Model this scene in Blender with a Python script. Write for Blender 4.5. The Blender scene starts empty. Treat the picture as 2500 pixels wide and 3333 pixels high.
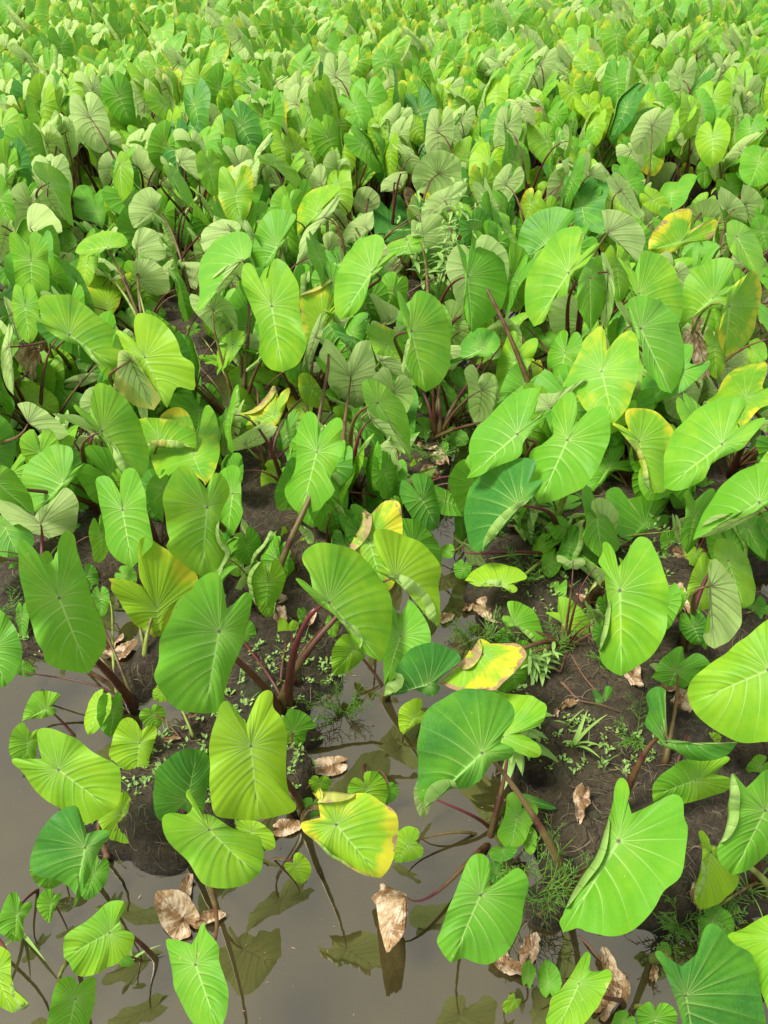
import bpy, math, random
import numpy as np
from mathutils import Vector, Matrix

R = math.radians
scene = bpy.context.scene
# ------------------------------------------------------------------ camera
CAM_H, PITCH = 2.0, 38.5
cam_data = bpy.data.cameras.new('camera')
cam = bpy.data.objects.new('camera', cam_data)
scene.collection.objects.link(cam)
cam.location = (0, 0, CAM_H)
cam.rotation_euler = (R(90 - PITCH), 0, 0)
cam_data.sensor_fit = 'VERTICAL'
cam_data.sensor_height = 36
cam_data.lens = 26
cam_data.clip_end = 1000
scene.camera = cam
# ------------------------------------------------------------------ sky, sun, exposure
SUN_EL, SUN_AZ = 60.0, 262.0           # compass azimuth the light comes from (0 = ahead, +Y)
world = bpy.data.worlds.new('World')
scene.world = world
world.use_nodes = True
wn, wl = world.node_tree.nodes, world.node_tree.links
wn.clear()
sky = wn.new('ShaderNodeTexSky')
sky.sky_type = 'NISHITA'
sky.sun_disc = False
sky.sun_elevation = R(SUN_EL)
sky.sun_rotation = R(SUN_AZ)
sky.dust_density = 4.0
hs = wn.new('ShaderNodeHueSaturation')
hs.inputs['Saturation'].default_value = 0.3
mx = wn.new('ShaderNodeMix'); mx.data_type = 'RGBA'
mx.inputs[0].default_value = 0.6
mx.inputs[7].default_value = (8.6, 8.7, 8.6, 1)      # thin bright overcast over the whole sky
bg = wn.new('ShaderNodeBackground'); bg.inputs['Strength'].default_value = 0.108
wo = wn.new('ShaderNodeOutputWorld')
wl.new(sky.outputs[0], hs.inputs['Color']); wl.new(hs.outputs[0], mx.inputs[6])
wl.new(mx.outputs[2], bg.inputs['Color']); wl.new(bg.outputs[0], wo.inputs[0])
sun_d = bpy.data.lights.new('sun', 'SUN')
sun_d.energy = 3.9; sun_d.angle = R(18); sun_d.color = (1.0, 0.95, 0.86)
sun = bpy.data.objects.new('sun', sun_d); scene.collection.objects.link(sun)
sdir = Vector((math.sin(R(SUN_AZ)) * math.cos(R(SUN_EL)), math.cos(R(SUN_AZ)) * math.cos(R(SUN_EL)), math.sin(R(SUN_EL))))
sun.rotation_euler = sdir.to_track_quat('Z', 'Y').to_euler()
scene.view_settings.view_transform = 'Standard'
scene.view_settings.look = 'None'
scene.view_settings.exposure = 0.58
scene.view_settings.gamma = 1.0
NEAR = '''
P 1 340,335 |young taro at the lower left water edge with a pale drooping pointed leaf
1 U d 575,470 | 490,890 510,790 400,690 250,660 205,570 220,480 290,330 390,230 470,185 520,190 550,260 575,330 S585,375 660,352 730,352 740,385 690,460 640,560 600,680 545,790
1 U g 330,600 > 330,750 130
1 U g 640,640 > 570,820 95
4 U g 397,1465 | 760,1740 640,1810 580,1825 420,1735 300,1660 240,1600 140,1470 82,1410 100,1385 200,1390 S280,1388 255,1280 250,1210 290,1182 400,1200 520,1260 640,1350 780,1425 810,1490 820,1600 800,1690
P 1 250,760 |small taro offshoot in the lower left corner with two little dark leaves above water
1 U g 115,915 | 100,1108 20,1060 0,1040 -10,960 30,840 70,775 110,770 135,820 S150,850 200,835 222,845 200,900 160,960 155,1080
1 U l 345,850 | 325,978 290,940 245,850 290,760 350,750 S370,790 410,775 415,800 370,880 345,960
P 1 1010,1300 |taro offshoot rooted in open water, tilted leaf just left of the floating brown leaf
1 U g 740,1045 | 430,1210 430,1110 450,1050 590,960 700,860 780,822 840,835 845,890 805,945 S830,1020 880,1040 907,1070 890,1150 830,1220 740,1275 600,1335 500,1320 470,1250
1 U g 840,1230 > 905,1250 40
P 1 1340,730 |taro offshoot with one long narrow wavy leaf in front of the floating brown leaf
1 U g 1320,1260 | 1480,1720 1310,1659 1230,1530 1175,1400 1150,1230 1122,1120 1130,1085 1190,1090 1280,1115 S1290,1125 1330,1060 1350,1000 1380,975 1395,1030 1440,1080 1480,1150 1485,1260 1540,1420 1530,1580
P 1 560,1250 |taro offshoot with short blunt leaf cut by the bottom edge, left of the wavy one
1 U g 510,1490 | 430,1850 300,1720 325,1620 355,1460 390,1370 450,1338 495,1345 S530,1395 590,1345 640,1345 645,1430 640,1520 600,1659 560,1780
P 1 -260,1000 |taro mostly outside the lower left corner showing one pale folded yellow green leaf
1 U y -30,1300 | 85,1585 0,1540 -90,1450 -140,1250 -100,1120 S-60,1150 0,1132 70,1190 75,1330 110,1430 195,1530 | F1 0.0 0.5 0.35
P 1 720,440 |small yellow green taro leaf on the lower left bank, crossed by a maroon stalk
1 U y 820,240 | 935,400 880,440 780,425 735,400 680,330 665,285 730,225 S790,190 795,120 845,90 885,140 898,240 910,340
P 1 1250,300 |taro with a bright fan shaped leaf overlapping a blue green leaf, lower left bank
1 U d 1270,150 | 1330,-200 1410,-150 1420,0 1390,120 1370,230 1300,250 S1225,200 1100,290 1050,240 1035,100 1060,-50 1140,-140 1240,-195
1 U g 1412,350 | 1735,660 1650,720 1500,745 1380,715 1320,650 1250,540 1130,420 1095,320 1105,250 1170,232 1260,245 1300,190 1255,120 1270,68 1310,150 S1345,235 1440,255 1540,320 1659,370 1760,400 1775,480 1770,600
P 2 340,250 |taro with a broad yellow green leaf beside a leaf scorched brown along its edge
5 U y 35,1305 | 90,1800 -50,1800 -200,1770 -240,1600 -245,1400 -235,1220 -200,1120 -170,1020 -119,1000 -60,1070 S5,1150 40,1060 90,960 150,922 185,950 185,1040 235,1100 270,1200 280,1330 270,1500 300,1640 340,1700 320,1750 200,1780
2 U Y 612,315 | 910,675 800,655 700,610 560,520 470,430 400,370 370,310 400,290 S505,265 490,180 480,120 450,95 560,90 700,100 830,105 920,165 1010,230 1037,300 1020,400 1000,530 960,620 | F1 0.62 0.93 0.3 | F0 0.1 0.75 0.09
2 U g 500,30 > 500,110 75
2 U g 440,190 > 400,270 70
2 U y 40,360 | 140,492 110,430 0,385 -60,340 -60,290 S-30,280 20,280 100,300 180,370 200,440 190,475
5 U g 320,1200 | 345,1322 290,1290 262,1240 238,1140 S270,1090 300,1050 400,1080 475,1168 415,1200 400,1270
P 2 100,505 |tiny taro with a single heart shaped yellow green leaf above open water
2 U y 340,590 | 375,715 330,690 290,640 258,590 275,567 S320,570 325,520 355,500 400,530 435,580 440,640 410,690
P 5 830,1440 |small taro cluster of low lobed leaves in the channel by the flat floating dead leaf
5 U g 820,1590 > 900,1740 130
5 U g 960,1600 > 960,1690 70
P 14 600,380 |taro standing in the channel on straight brown stalks, trailing a tan dead leaf
13 U g 700,1240 | 640,925 780,955 900,965 985,1030 985,1110 930,1170 800,1210 S790,1215 880,1250 950,1310 950,1370 880,1378 780,1340 680,1300 600,1200 560,1050
13 U g 930,1130 > 990,1195 55
2 U g 1100,450 | 1010,570 985,520 1010,430 1030,360 1090,325 1150,335 1172,370 1160,410 S1150,430 1190,460 1200,500 1170,540 1090,565
2 U k 1080,800 | 950,1178 905,1020 885,880 850,810 900,760 910,705 980,740 1060,770 S1088,785 1095,870 1080,1000 1050,1080 980,1160 | F1 0.1 0.6 0.4
2 B y 1200,100 > 1195,265 65
P 14 490,560 |taro rising from the water with one smooth notched green leaf, bottom right of centre
14 U g 548,790 | 350,1248 290,1180 255,1100 285,1020 310,930 390,740 440,600 490,530 550,508 600,540 610,620 608,700 S612,728 700,680 760,620 810,607 855,650 868,720 840,880 800,1040 720,1180 620,1250 500,1240 430,1215
P 14 700,600 |small bushy light green taro beneath the fat purple stalk on the right bank
14 U g 797,262 | 750,485 690,440 662,370 700,280 720,200 725,120 775,92 815,120 825,170 S830,205 900,168 935,210 930,250 885,330 850,420 800,470
14 U g 880,400 > 890,518 50
14 U l 700,490 > 720,560 100
14 U l 650,620 > 660,728 50
14 U d 880,150 > 1060,205 35
P 14 810,1480 |tiny taro pair at the bottom, one upright leaf and one yellow green leaf
14 U g 867,1350 | 875,1225 920,1290 910,1350 880,1420 S860,1385 835,1400 825,1330 835,1260
14 U y 780,1490 | 720,1595 695,1550 700,1520 740,1475 770,1450 S785,1490 820,1490 810,1530 770,1570
P 14 1010,1520 |small taro with a single oval leaf pointing away from the viewer at the bottom
14 U g 1010,1395 | 985,1218 1060,1270 1095,1370 1075,1440 1035,1470 S1015,1450 985,1480 945,1420 938,1300
P 14 1580,1560 |bottom edge taro with a tilted two lobed leaf right of the little oval leaf
14 U g 1212,1388 | 1060,1720 990,1650 1010,1560 1030,1480 1100,1410 1170,1310 1220,1220 1265,1172 1290,1200 1283,1270 S1285,1300 1340,1305 1410,1290 1435,1350 1390,1440 1330,1560 1240,1659 1180,1710
3 U g 690,1640 > 620,1720 80
3 U g 900,1620 > 900,1800 135
P 3 340,790 |tall right bank taro carrying the huge blue green leaf and the very large folded leaf
13 U d 557,1350 | 175,1722 130,1640 125,1520 125,1380 120,1280 160,1120 240,1010 380,935 520,918 660,945 760,1020 778,1090 760,1150 710,1210 S680,1280 740,1300 778,1340 740,1390 640,1410 600,1450 540,1540 430,1590 340,1595 260,1660 | F1 0.0 0.3 0.35
3 U g 650,425 | 275,1040 250,970 270,930 320,800 400,650 490,520 560,330 610,170 615,150 625,60 650,5 680,-5 710,30 725,100 712,140 730,210 S738,240 850,190 960,130 1030,108 1085,150 1090,270 1113,330 1110,500 1060,660 960,760 890,880 760,1020 600,1062 440,1040 380,1010 330,1025 | F0 0.12 0.6 0.16
P 3 1640,760 |right edge taro with a bright leaf whose left side folds over to its pale back
3 U g 1640,220 | 1420,655 1325,560 1320,470 1370,350 1390,200 1405,0 1430,-30 1470,40 S1500,75 1560,20 1659,-60 1800,0 1800,300 1659,500 1540,610 | F0 0.3 0.85 0.3
3 U y 1275,500 | 1200,880 1165,830 1165,740 1200,620 1215,490 1190,370 1215,353 1250,390 S1275,455 1320,490 1360,600 1459,660 1440,740 1350,830 1250,878 | F0 0.1 0.5 0.25
3 U l 1290,960 > 1430,1030 105
P 3 940,1200 |bottom right corner taro with a big pale blistered leaf on a leaning purple stalk
3 U d 1105,1468 | 1180,1900 1090,1750 1068,1600 1000,1400 950,1280 895,1190 930,1168 1010,1230 S1075,1270 1180,1180 1205,1080 1240,1000 1300,980 1370,1040 1440,1120 1540,1190 1580,1300 1620,1500 1640,1700 1500,1900 1300,1950
3 U g 950,1150 > 1000,1200 45
P 3 1800,1300 |taro cut by the lower right edge, its leaf tucked behind the blistered one
3 U g 1750,1080 | 1659,1560 1600,1400 1550,1200 1440,1130 1385,1060 1500,1010 1659,920 S1700,980 1800,900 1900,1000 1900,1300 1800,1500
P 4 850,1010 |left bank taro with long arched brown stalks and a large shield leaf over dark water
4 U g 400,305 | 600,812 480,800 320,745 285,660 240,580 200,430 150,250 130,130 125,0 130,-70 170,-85 230,-30 310,60 S320,80 380,20 395,-80 440,-145 500,-120 525,0 575,140 600,250 640,350 690,460 718,570 700,660 650,740
4 U g -40,640 | 30,905 -90,880 -180,700 -150,480 -70,370 S-40,420 0,385 90,480 150,640 148,700 100,830
4 U l 590,150 > 640,260 70
4 U l 680,300 > 690,430 60
4 U l 150,430 > 150,590 45
4 U l 150,775 > 240,815 50
P 4 1010,690 |taro with a yellowing two lobed leaf above the large crumpled brown dead leaf
4 U e 1058,373 | 1085,605 1000,540 910,480 850,400 800,320 757,250 750,200 727,170 800,175 880,190 960,225 S980,250 940,150 935,0 940,-80 985,-110 1060,-70 1180,20 1280,90 1335,165 1300,250 1200,340 1150,440 1110,540
4 U l 840,150 > 920,200 70
P 4 850,1160 |small left bank taro with three low light green heart shaped leaves
4 U g 768,1060 | 745,1248 690,1200 655,1110 660,1010 690,955 730,960 S755,995 780,950 815,945 825,1000 825,1100 790,1190
4 U y 670,1040 > 595,1225 75
4 U y 943,1285 | 915,1527 840,1460 750,1390 742,1330 770,1220 820,1130 870,1107 920,1140 S955,1200 1000,1165 1045,1165 1060,1200 1030,1320 1005,1410 1030,1480 980,1520
4 U l 830,1470 > 830,1545 50
P 4 560,1270 |small far left taro with thin red stalks and two little leaves over water
4 U g 310,1055 | 148,1138 165,1060 200,980 230,940 310,930 390,945 403,970 360,1020 S345,1040 380,1055 370,1085 290,1115 210,1120
4 U g 190,1275 | 170,1405 90,1400 60,1310 80,1210 130,1150 165,1150 195,1200 S205,1220 260,1190 250,1280 240,1380
P 4 1290,1290 |tiny taro with a squarish leaf beside the white dead leaf scrap
4 U g 1030,1090 > 1060,1185 85
4 U y 1100,940 > 1035,985 60
P 5 235,1040 |centre left taro with thick forked stalks and the largest tilted leaves
4 U g 1480,530 | 1380,1085 1220,1060 1100,960 1050,870 1042,820 1070,730 1080,600 1130,460 1200,330 1300,240 1305,205 1380,150 1440,127 1490,165 1515,270 S1530,375 1580,340 1659,265 1700,290 1690,400 1659,500 1650,600 1590,720 1540,860 1510,960 1520,1000 1460,1070
5 U g 563,335 | 920,740 850,705 770,650 735,590 650,480 590,410 500,350 430,280 380,230 335,170 390,185 S450,238 430,140 385,60 390,0 470,-60 540,-75 650,-50 760,0 870,120 960,240 985,380 985,500 950,650 | F0 0.18 0.42 0.22
5 U y 1010,165 | 1300,508 1230,440 1150,340 1060,240 990,185 930,150 875,120 900,108 S945,100 900,20 870,-60 865,-142 920,-160 1050,-130 1180,-70 1280,30 1322,120 1300,220 1310,330 1315,450 | F0 0.02 0.75 0.42
4 U l 1640,560 > 1620,740 90
P 5 900,950 |channel taro with a dark lobed leaf and a blue green fan leaf pointing left
5 U l 1045,560 | 935,893 930,750 950,600 985,480 965,340 1000,370 S1035,430 1080,360 1105,310 1180,400 1230,480 1250,600 1180,700 1080,780 1000,850
5 U d 1235,890 | 928,968 950,880 1010,850 1015,780 1080,680 1160,620 1270,610 1380,640 1455,710 1400,770 1310,850 S1290,880 1312,910 1280,960 1230,965 1130,920 1060,950 | F0 0.0 0.2 0.5
5 U g 735,650 | 585,815 577,700 600,620 660,550 740,560 S760,610 805,690 790,720 720,780 650,818
P 5 290,900 |small taro between the forked stalks and the surrounding dead leaves
5 U y 285,560 | 262,680 220,620 215,500 225,445 260,440 S290,480 320,452 355,480 352,580 320,640
5 U g 385,420 > 410,510 35
5 U g 585,480 > 590,575 45
P 5 1220,1060 |small taro with one reddish green leaf over the middle of the channel
5 U y 1140,1110 | 1065,1227 1035,1180 1035,1060 1100,1000 1170,978 1195,1010 S1180,1060 1225,1085 1210,1130 1130,1170
P 13 1100,640 |right of centre taro with arched maroon stalks and a half yellow leaf
13 U Y 565,685 | 262,885 340,810 440,700 500,620 540,578 600,600 S610,612 700,610 800,612 850,660 850,710 780,800 700,880 640,922 560,920 400,930 300,890 | F0 0.3 0.85 0.45
13 U g 770,800 | 790,952 690,930 640,900 700,820 780,700 800,600 S820,590 870,600 880,680 870,800 840,890
13 U g 770,470 | 935,630 870,570 790,500 740,495 700,460 700,425 S755,425 730,370 735,325 800,330 900,380 930,430 960,500 975,590 | F0 0.02 0.5 0.3
13 U g 1100,470 | 1195,642 1160,590 1110,520 1090,470 1040,430 985,405 1010,398 S1070,402 1070,340 1080,290 1150,310 1220,370 1270,440 1280,540 1260,620
13 U l 1140,660 > 1085,690 60
13 U g 1290,690 > 1225,620 70
13 U l 700,560 > 760,600 60
P 13 1040,60 |taro with a low yellow green leaf spread sideways above the rusty dead leaf
13 U y 690,225 | 440,185 500,120 600,70 700,75 800,105 858,150 845,180 S750,200 795,235 790,260 760,268 720,245 640,225 540,228 490,210 | F1 0.25 0.7 0.35
13 U l 430,100 > 400,175 60
15 B g 440,1400 | 595,1540 505,1555 450,1480 430,1410 S340,1330 420,1375 480,1400 540,1450
13 U g 1185,200 > 1100,115 55
13 U g 1040,255 | 945,383 940,320 970,240 1020,200 1070,190 S1080,215 1130,180 1120,290 1060,330 1000,375
P 13 1340,860 |small taro with a blue green leaf touching the wrinkled brown leaf on bare mud
13 U d 1380,1005 | 1420,1188 1350,1140 1345,1090 1318,1050 1325,1000 1300,925 1340,935 S1370,975 1390,905 1430,905 1450,970 1470,1060 1450,1150
13 U g 1365,820 | 1385,903 1340,870 1315,790 S1330,772 1360,762 1415,830
P 6 400,370 |taro with a long upright pear shaped leaf and a pale young stalk, right side
6 U g 660,255 | 670,830 600,800 540,740 520,640 535,540 555,430 575,330 560,220 545,120 515,60 540,0 540,-60 560,-80 600,-50 625,0 S650,95 700,20 740,-60 790,-110 860,-90 900,-10 940,80 985,200 985,330 975,500 930,620 850,710 740,790 | F0 0.2 0.5 0.13
9 B g 548,1365 | 740,1380 680,1480 620,1430 550,1375 530,1310 500,1200 465,1150 S470,1100 520,1078 600,1110 650,1200 630,1300 640,1350
P 6 1110,620 |taro near the right edge showing a grey leaf back with black veins
6 B g 1268,225 | 1295,647 1240,610 1222,545 1262,520 1262,400 1255,240 1255,120 S1258,90 1295,38 1350,80 1420,170 1455,260 1480,380 1470,500 1400,590
6 U y 1225,200 | 1180,412 1120,330 1112,250 1140,150 1190,40 1230,-5 S1260,40 1290,60 1330,200 1290,300 1265,390
6 U g 1390,50 | 1500,375 1400,340 1300,200 1290,0 1310,-90 S1350,-100 1400,-90 1450,-60 1520,30 1560,160 1575,260 1560,330
6 U l 1200,660 | 1330,690 1270,725 1200,690 1120,640 S1118,600 1160,590 1220,620
6 U l 1440,560 > 1360,640 60
6 U l 1560,370 > 1520,520 80
P 6 1900,1250 |taro beyond the right edge with a giant bright leaf, midrib pointing left
6 U g 1660,790 | 1130,1020 1112,930 1150,850 1240,770 1350,690 1480,590 1600,490 1680,440 1760,460 S1790,620 1900,700 1950,850 1900,1100 1800,1240 1650,1282 1480,1275 1380,1240 1250,1160 1180,1100
6 U g 1690,400 > 1615,430 60
P 6 1000,1400 |taro with a pale folded leaf on an upright stalk before low lobed leaves
6 B g 1012,925 | 1110,925 1070,945 1015,950 930,890 850,845 S800,790 880,745 945,760 965,820 965,870 1040,905
6 U l 1035,800 | 950,1005 850,960 840,880 900,800 930,730 1020,650 1080,632 1090,680 S1095,720 1180,675 1270,740 1230,800 1180,850 1080,920 1010,990
6 U g 1150,1090 > 1048,1160 75
P 6 700,1700 |taro with a leaf seen edge on, curling like a wave on a purple stalk
6 U d 975,1280 | 1455,1275 1400,1350 1320,1390 1220,1403 1120,1390 1050,1340 960,1305 900,1230 840,1180 830,1130 855,1060 835,960 880,910 930,903 S968,925 940,1000 915,1080 920,1170 970,1250 1040,1262 1150,1280 1280,1310 1400,1290
P 6 1450,1450 |right bank taro with a wide low leaf spread flat under the wave shaped one
6 U g 1170,1535 | 878,1640 885,1560 960,1480 1080,1400 1180,1395 1330,1370 1405,1385 1340,1450 S1290,1490 1400,1520 1405,1580 1340,1620 1220,1659 1100,1690 1000,1700 900,1700
6 U y 1230,1270 > 1345,1240 60
6 U g 1610,1440 > 1525,1520 80
P 7 1070,1440 |taro with an upright two lobed shield leaf facing straight out, left side
7 U g 827,1162 | 895,1552 780,1490 715,1380 705,1280 680,1160 655,1040 648,960 690,930 740,940 790,1010 S808,1050 815,940 850,885 900,880 950,950 980,1040 990,1150 1020,1290 1030,1380 1010,1420 940,1500
P 7 1560,1480 |taro with a broad grey green leaf curling at its right edge, left of centre
7 U g 1398,1145 | 1360,1612 1200,1500 1120,1400 1145,1370 1130,1300 1105,1150 1110,1030 1160,920 1220,860 1290,880 1340,950 S1395,1020 1430,930 1470,912 1530,960 1550,1050 1500,1160 1480,1260 1500,1360 1560,1450 1480,1570 | F1 0.12 0.5 0.16
7 U g 1100,1010 | 1100,1247 1040,1190 990,1080 990,1000 1040,925 S1080,950 1130,920 1140,1000 1120,1100
7 U l 1570,1050 | 1530,1370 1480,1290 1500,1150 1530,1000 1480,920 S1510,880 1570,855 1620,900 1630,1100 1640,1180 1590,1300
P 7 345,1560 |left edge taro on a red stalk showing a pale bat shaped leaf back
7 B g 275,1255 | 375,1412 310,1340 240,1325 120,1290 0,1180 -30,1100 0,1070 100,1100 150,1150 S235,1205 270,1150 350,1100 420,1020 450,1010 510,1060 530,1180 500,1310 430,1380
7 U g 30,1270 | 130,1480 0,1470 -120,1350 -100,1200 S-40,1210 0,1195 120,1250 225,1325 215,1410
7 U l 540,1320 > 605,1400 60
7 U l 370,1400 > 370,1490 50
4 U l 110,110 > 80,180 50
P 7 700,1210 |left side taro with a cupped green leaf above the bat shaped leaf back
7 U g 430,970 | 240,1185 200,1100 145,960 190,840 300,750 400,718 480,740 495,800 490,850 S490,890 575,845 560,880 500,950 430,1020 350,1100
7 U g -40,960 | 230,1195 100,1120 -50,1070 -150,950 S-120,900 -80,850 0,855 80,890 160,990 220,1100
P 7 640,1060 |taro with a thick clump of brown stalks and a leaf folded down its left side
7 U g 690,630 | 940,965 860,940 800,880 760,800 720,700 650,630 560,540 500,470 500,445 560,480 S610,520 615,400 640,320 680,303 760,340 860,420 930,540 990,700 1005,850 | F0 0.1 0.45 0.25
7 B g 650,640 | 785,890 760,830 700,690 620,640 450,560 350,510 S420,515 520,520 620,580 700,640 770,760
7 U g 480,430 | 600,500 480,510 400,480 340,360 S400,345 500,360 615,410
P 7 10,900 |left edge taro with a pale drooping leaf back on a bent grey stalk
7 B g 190,575 | 470,730 360,725 290,640 200,580 150,500 118,450 S125,440 200,432 290,480 380,550 450,620 475,690
7 U y 250,420 | 400,520 300,500 180,440 90,430 65,350 70,300 S100,290 200,295 320,350 390,420
7 U l 130,560 > 205,640 80
P 7 1020,1100 |taro with two yellow leaves, the upper spread flat like a hat brim
7 U e 1080,680 | 1325,750 1200,745 1100,740 1030,735 950,720 870,710 790,665 S785,650 830,580 950,545 1060,540 1200,560 1300,620 1325,680 | F0 0.05 0.65 0.4
7 U e 1305,790 | 1385,998 1350,950 1200,900 1100,960 1050,900 1010,800 1000,740 1080,600 1080,530 1130,480 1210,468 1270,510 1310,600 S1320,640 1350,560 1380,470 1410,447 1440,490 1480,620 1480,790 1450,900
7 U g 1350,500 | 1330,640 1250,560 1140,450 1150,370 1230,300 1300,330 1340,400 S1355,430 1380,340 1410,305 1480,370 1500,450 1450,560
P 7 900,560 |taro with a bright yellow green leaf covering a dying yellow leaf back
7 U y 980,132 | 1130,472 1090,420 1050,340 960,230 920,190 860,130 830,70 815,30 800,-20 790,-55 850,-30 910,20 S922,36 905,-60 910,-140 950,-172 1050,-140 1150,-60 1200,30 1230,120 1300,170 1318,250 1310,350 1200,330 1160,400
7 B Z 880,150 | 1040,487 900,450 800,370 765,330 790,200 800,100 S830,80 900,120 970,230 1050,350 1085,410
P 7 350,340 |left edge taro with a hanging brown dead leaf under an arched stalk
7 B k 235,70 | 290,320 220,290 150,200 90,110 85,70 S150,45 200,40 250,60 280,130 290,220
7 B g 60,60 | 95,390 40,320 10,200 10,80 S60,-100 85,-60 80,100 95,250
7 U g 0,350 | 30,595 -80,500 -60,200 S0,220 40,350 100,440 60,560
P 7 540,380 |taro with one long leaf sweeping down to the right over pale leaf backs
10 U g 470,1225 | 800,1452 700,1440 620,1390 560,1310 430,1260 330,1200 260,1130 160,1090 200,1085 S280,1115 270,1060 262,980 330,952 450,955 560,1010 680,1110 780,1200 815,1300 815,1400 | F0 0.12 0.35 0.12
7 U l 570,215 > 720,220 80
7 B g 530,290 > 690,250 40
7 B g 430,330 > 510,360 40
P 5 110,390 |centre taro with a long violin shaped leaf on slanting dark red stalks
8 U g 480,770 | 375,1183 330,1160 270,1080 265,1010 320,920 340,820 340,680 355,580 400,510 440,497 480,530 495,600 S512,640 560,570 620,535 655,570 645,680 655,760 620,850 575,930 580,980 600,1030 530,1120 490,1165
P 8 640,1330 |centre taro whose silvery leaf back stands like a shield on a straight purple stalk
8 B g 710,265 | 765,472 700,450 600,370 555,300 550,200 500,130 510,70 540,5 590,40 650,110 S690,170 720,90 760,30 840,15 850,80 880,180 890,290 850,380 800,440
8 B g 660,620 | 690,832 650,800 645,680 650,590 S690,562 740,610 778,700 760,780
8 B g 510,600 | 500,495 560,505 640,530 560,570 515,640 S505,625 485,560
P 8 730,1400 |centre taro with a yellow lobed leaf beside a rolled tan dead edge
8 U Y 830,1365 | 940,1735 850,1700 750,1560 700,1480 700,1400 770,1280 800,1150 S830,1210 900,1130 960,1092 1040,1125 1060,1290 1050,1400 1010,1640 | F0 0.45 1.0 0.35
8 U g 1130,1400 | 1310,1640 1200,1560 1100,1450 S1040,1215 1150,1230 1260,1330 1320,1450
8 U l 780,1090 > 860,1190 60
8 U l 780,970 > 820,1060 50
P 8 760,1100 |taro right of the silvery shield leaf, half turned to show its pale back
8 U g 890,440 | 1115,840 1080,700 1000,600 860,520 800,420 785,330 S785,300 840,273 950,330 1050,430 1100,560 1110,700
8 B g 850,550 | 1075,785 990,720 930,640 850,570 810,450 S795,375 860,430 950,490 1040,540 1075,640
8 U l 790,560 | 890,762 830,720 770,650 725,560 720,480 S770,470 800,460 860,560 930,630 920,720
P 8 460,760 |taro behind the violin shaped leaf with crumpled yellow edged leaves
8 U e 440,340 | 580,497 500,480 400,440 360,360 355,270 S370,240 410,235 450,260 500,330 550,420
8 U e 370,450 > 380,560 90
8 U l 270,650 | 340,815 230,760 195,690 210,580 S260,540 340,480 350,600 345,700
P 8 150,900 |taro with a yellow leaf rolled tan at its top, left of the violin shaped leaf
8 U Y 190,520 | 0,620 -60,520 0,500 60,470 130,400 190,320 S225,400 240,370 290,335 298,370 270,450 240,530 200,590 100,610 | F0 0.3 1.0 0.35
8 B g 0,720 | 215,600 180,660 100,720 0,748 -100,760 S-100,700 -40,660 80,590 150,575
8 U l 60,780 > 130,858 70
8 U e 60,250 | 215,325 60,310 -40,350 -120,300 -125,240 S-60,190 0,180 120,200 215,250
8 B g 240,270 > 350,350 40
8 B g 500,190 > 385,220 35
P 8 260,1010 |small taro with one round light leaf left of the violin shaped leaf
8 U y 205,915 | 125,1050 100,980 110,890 150,830 210,818 235,840 S235,880 280,865 297,880 270,920 200,1000
P 8 320,1560 |taro seedling with two tiny heart shaped leaves on the cracked mud
8 U y 290,1360 | 285,1470 240,1410 235,1350 245,1280 265,1275 S290,1320 315,1285 328,1300 345,1360 310,1430
8 U y 385,1430 | 345,1522 328,1470 335,1400 380,1350 420,1345 S420,1390 460,1378 455,1410 410,1490
P 8 560,1440 |tiny taro seedling with one folded leaf right of the two heart shaped ones
8 U g 590,1350 | 640,1427 600,1400 560,1350 535,1345 550,1330 S548,1310 540,1290 570,1280 620,1310 650,1370
P 8 1020,1115 |taro with a cup shaped pale leaf holding a small bright leaf above feathery weeds
8 B y 1065,945 | 1295,860 1230,970 1150,980 1060,965 1010,890 980,800 S990,745 1030,830 1080,900 1130,930 1200,920
8 U y 1165,890 > 1185,1015 60
8 U l 1050,860 > 1090,900 50
P 8 970,330 |taro with a yellow rimmed leaf folded over its pale back, right of the shield
11 U e 950,1290 | 1100,1480 1000,1410 890,1370 850,1290 815,1200 S820,1160 880,1145 980,1180 1060,1250 1095,1330
8 B g 910,155 | 1120,320 1030,270 960,205 900,165 S870,105 920,120 1000,130 1060,180 1110,250
P 8 1150,420 |taro with a tall heart shaped leaf pointing down beside the open water strip
11 U g 1120,1200 | 1215,1610 1150,1560 1110,1480 1080,1400 1110,1300 1090,1200 1060,1130 1030,1000 1020,920 1060,960 S1105,1070 1120,980 1170,920 1240,945 1310,1000 1350,1080 1370,1200 1385,1330 1370,1450 1310,1550
P 8 1390,560 |small bushy taro with many little leaves left of the open water strip
8 U l 1440,260 > 1510,340 55
8 U g 1350,370 > 1440,455 50
8 U l 1500,430 > 1550,495 40
8 U l 1340,460 > 1340,540 50
8 U l 1170,480 > 1140,590 70
8 U g 1210,610 > 1330,690 65
8 U g 1285,740 > 1310,810 90
8 U g 1410,665 > 1505,700 65
P 8 1560,1300 |small taro with dark oval leaves at the channel edge below the water strip
8 U l 1480,860 > 1430,895 40
8 U l 1370,1440 > 1310,1430 50
8 U l 1450,1250 > 1460,1375 45
P 15 1050,1380 |taro with a dark leaf edged by its white back on an arched maroon stalk
15 U d 805,1130 | 545,1447 480,1410 440,1250 445,1120 490,990 600,880 720,820 800,810 870,810 925,830 915,890 860,960 S820,1010 900,970 970,962 930,1040 850,1120 740,1240 640,1350 580,1430 | F1 0.02 0.6 0.33
15 U g 1135,690 | 940,1122 905,1050 875,950 885,770 960,720 1040,650 1035,600 1030,480 1090,400 1150,365 1190,400 1200,500 S1200,570 1280,490 1370,457 1410,500 1428,600 1400,740 1340,880 1250,1000 1100,1080
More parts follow.
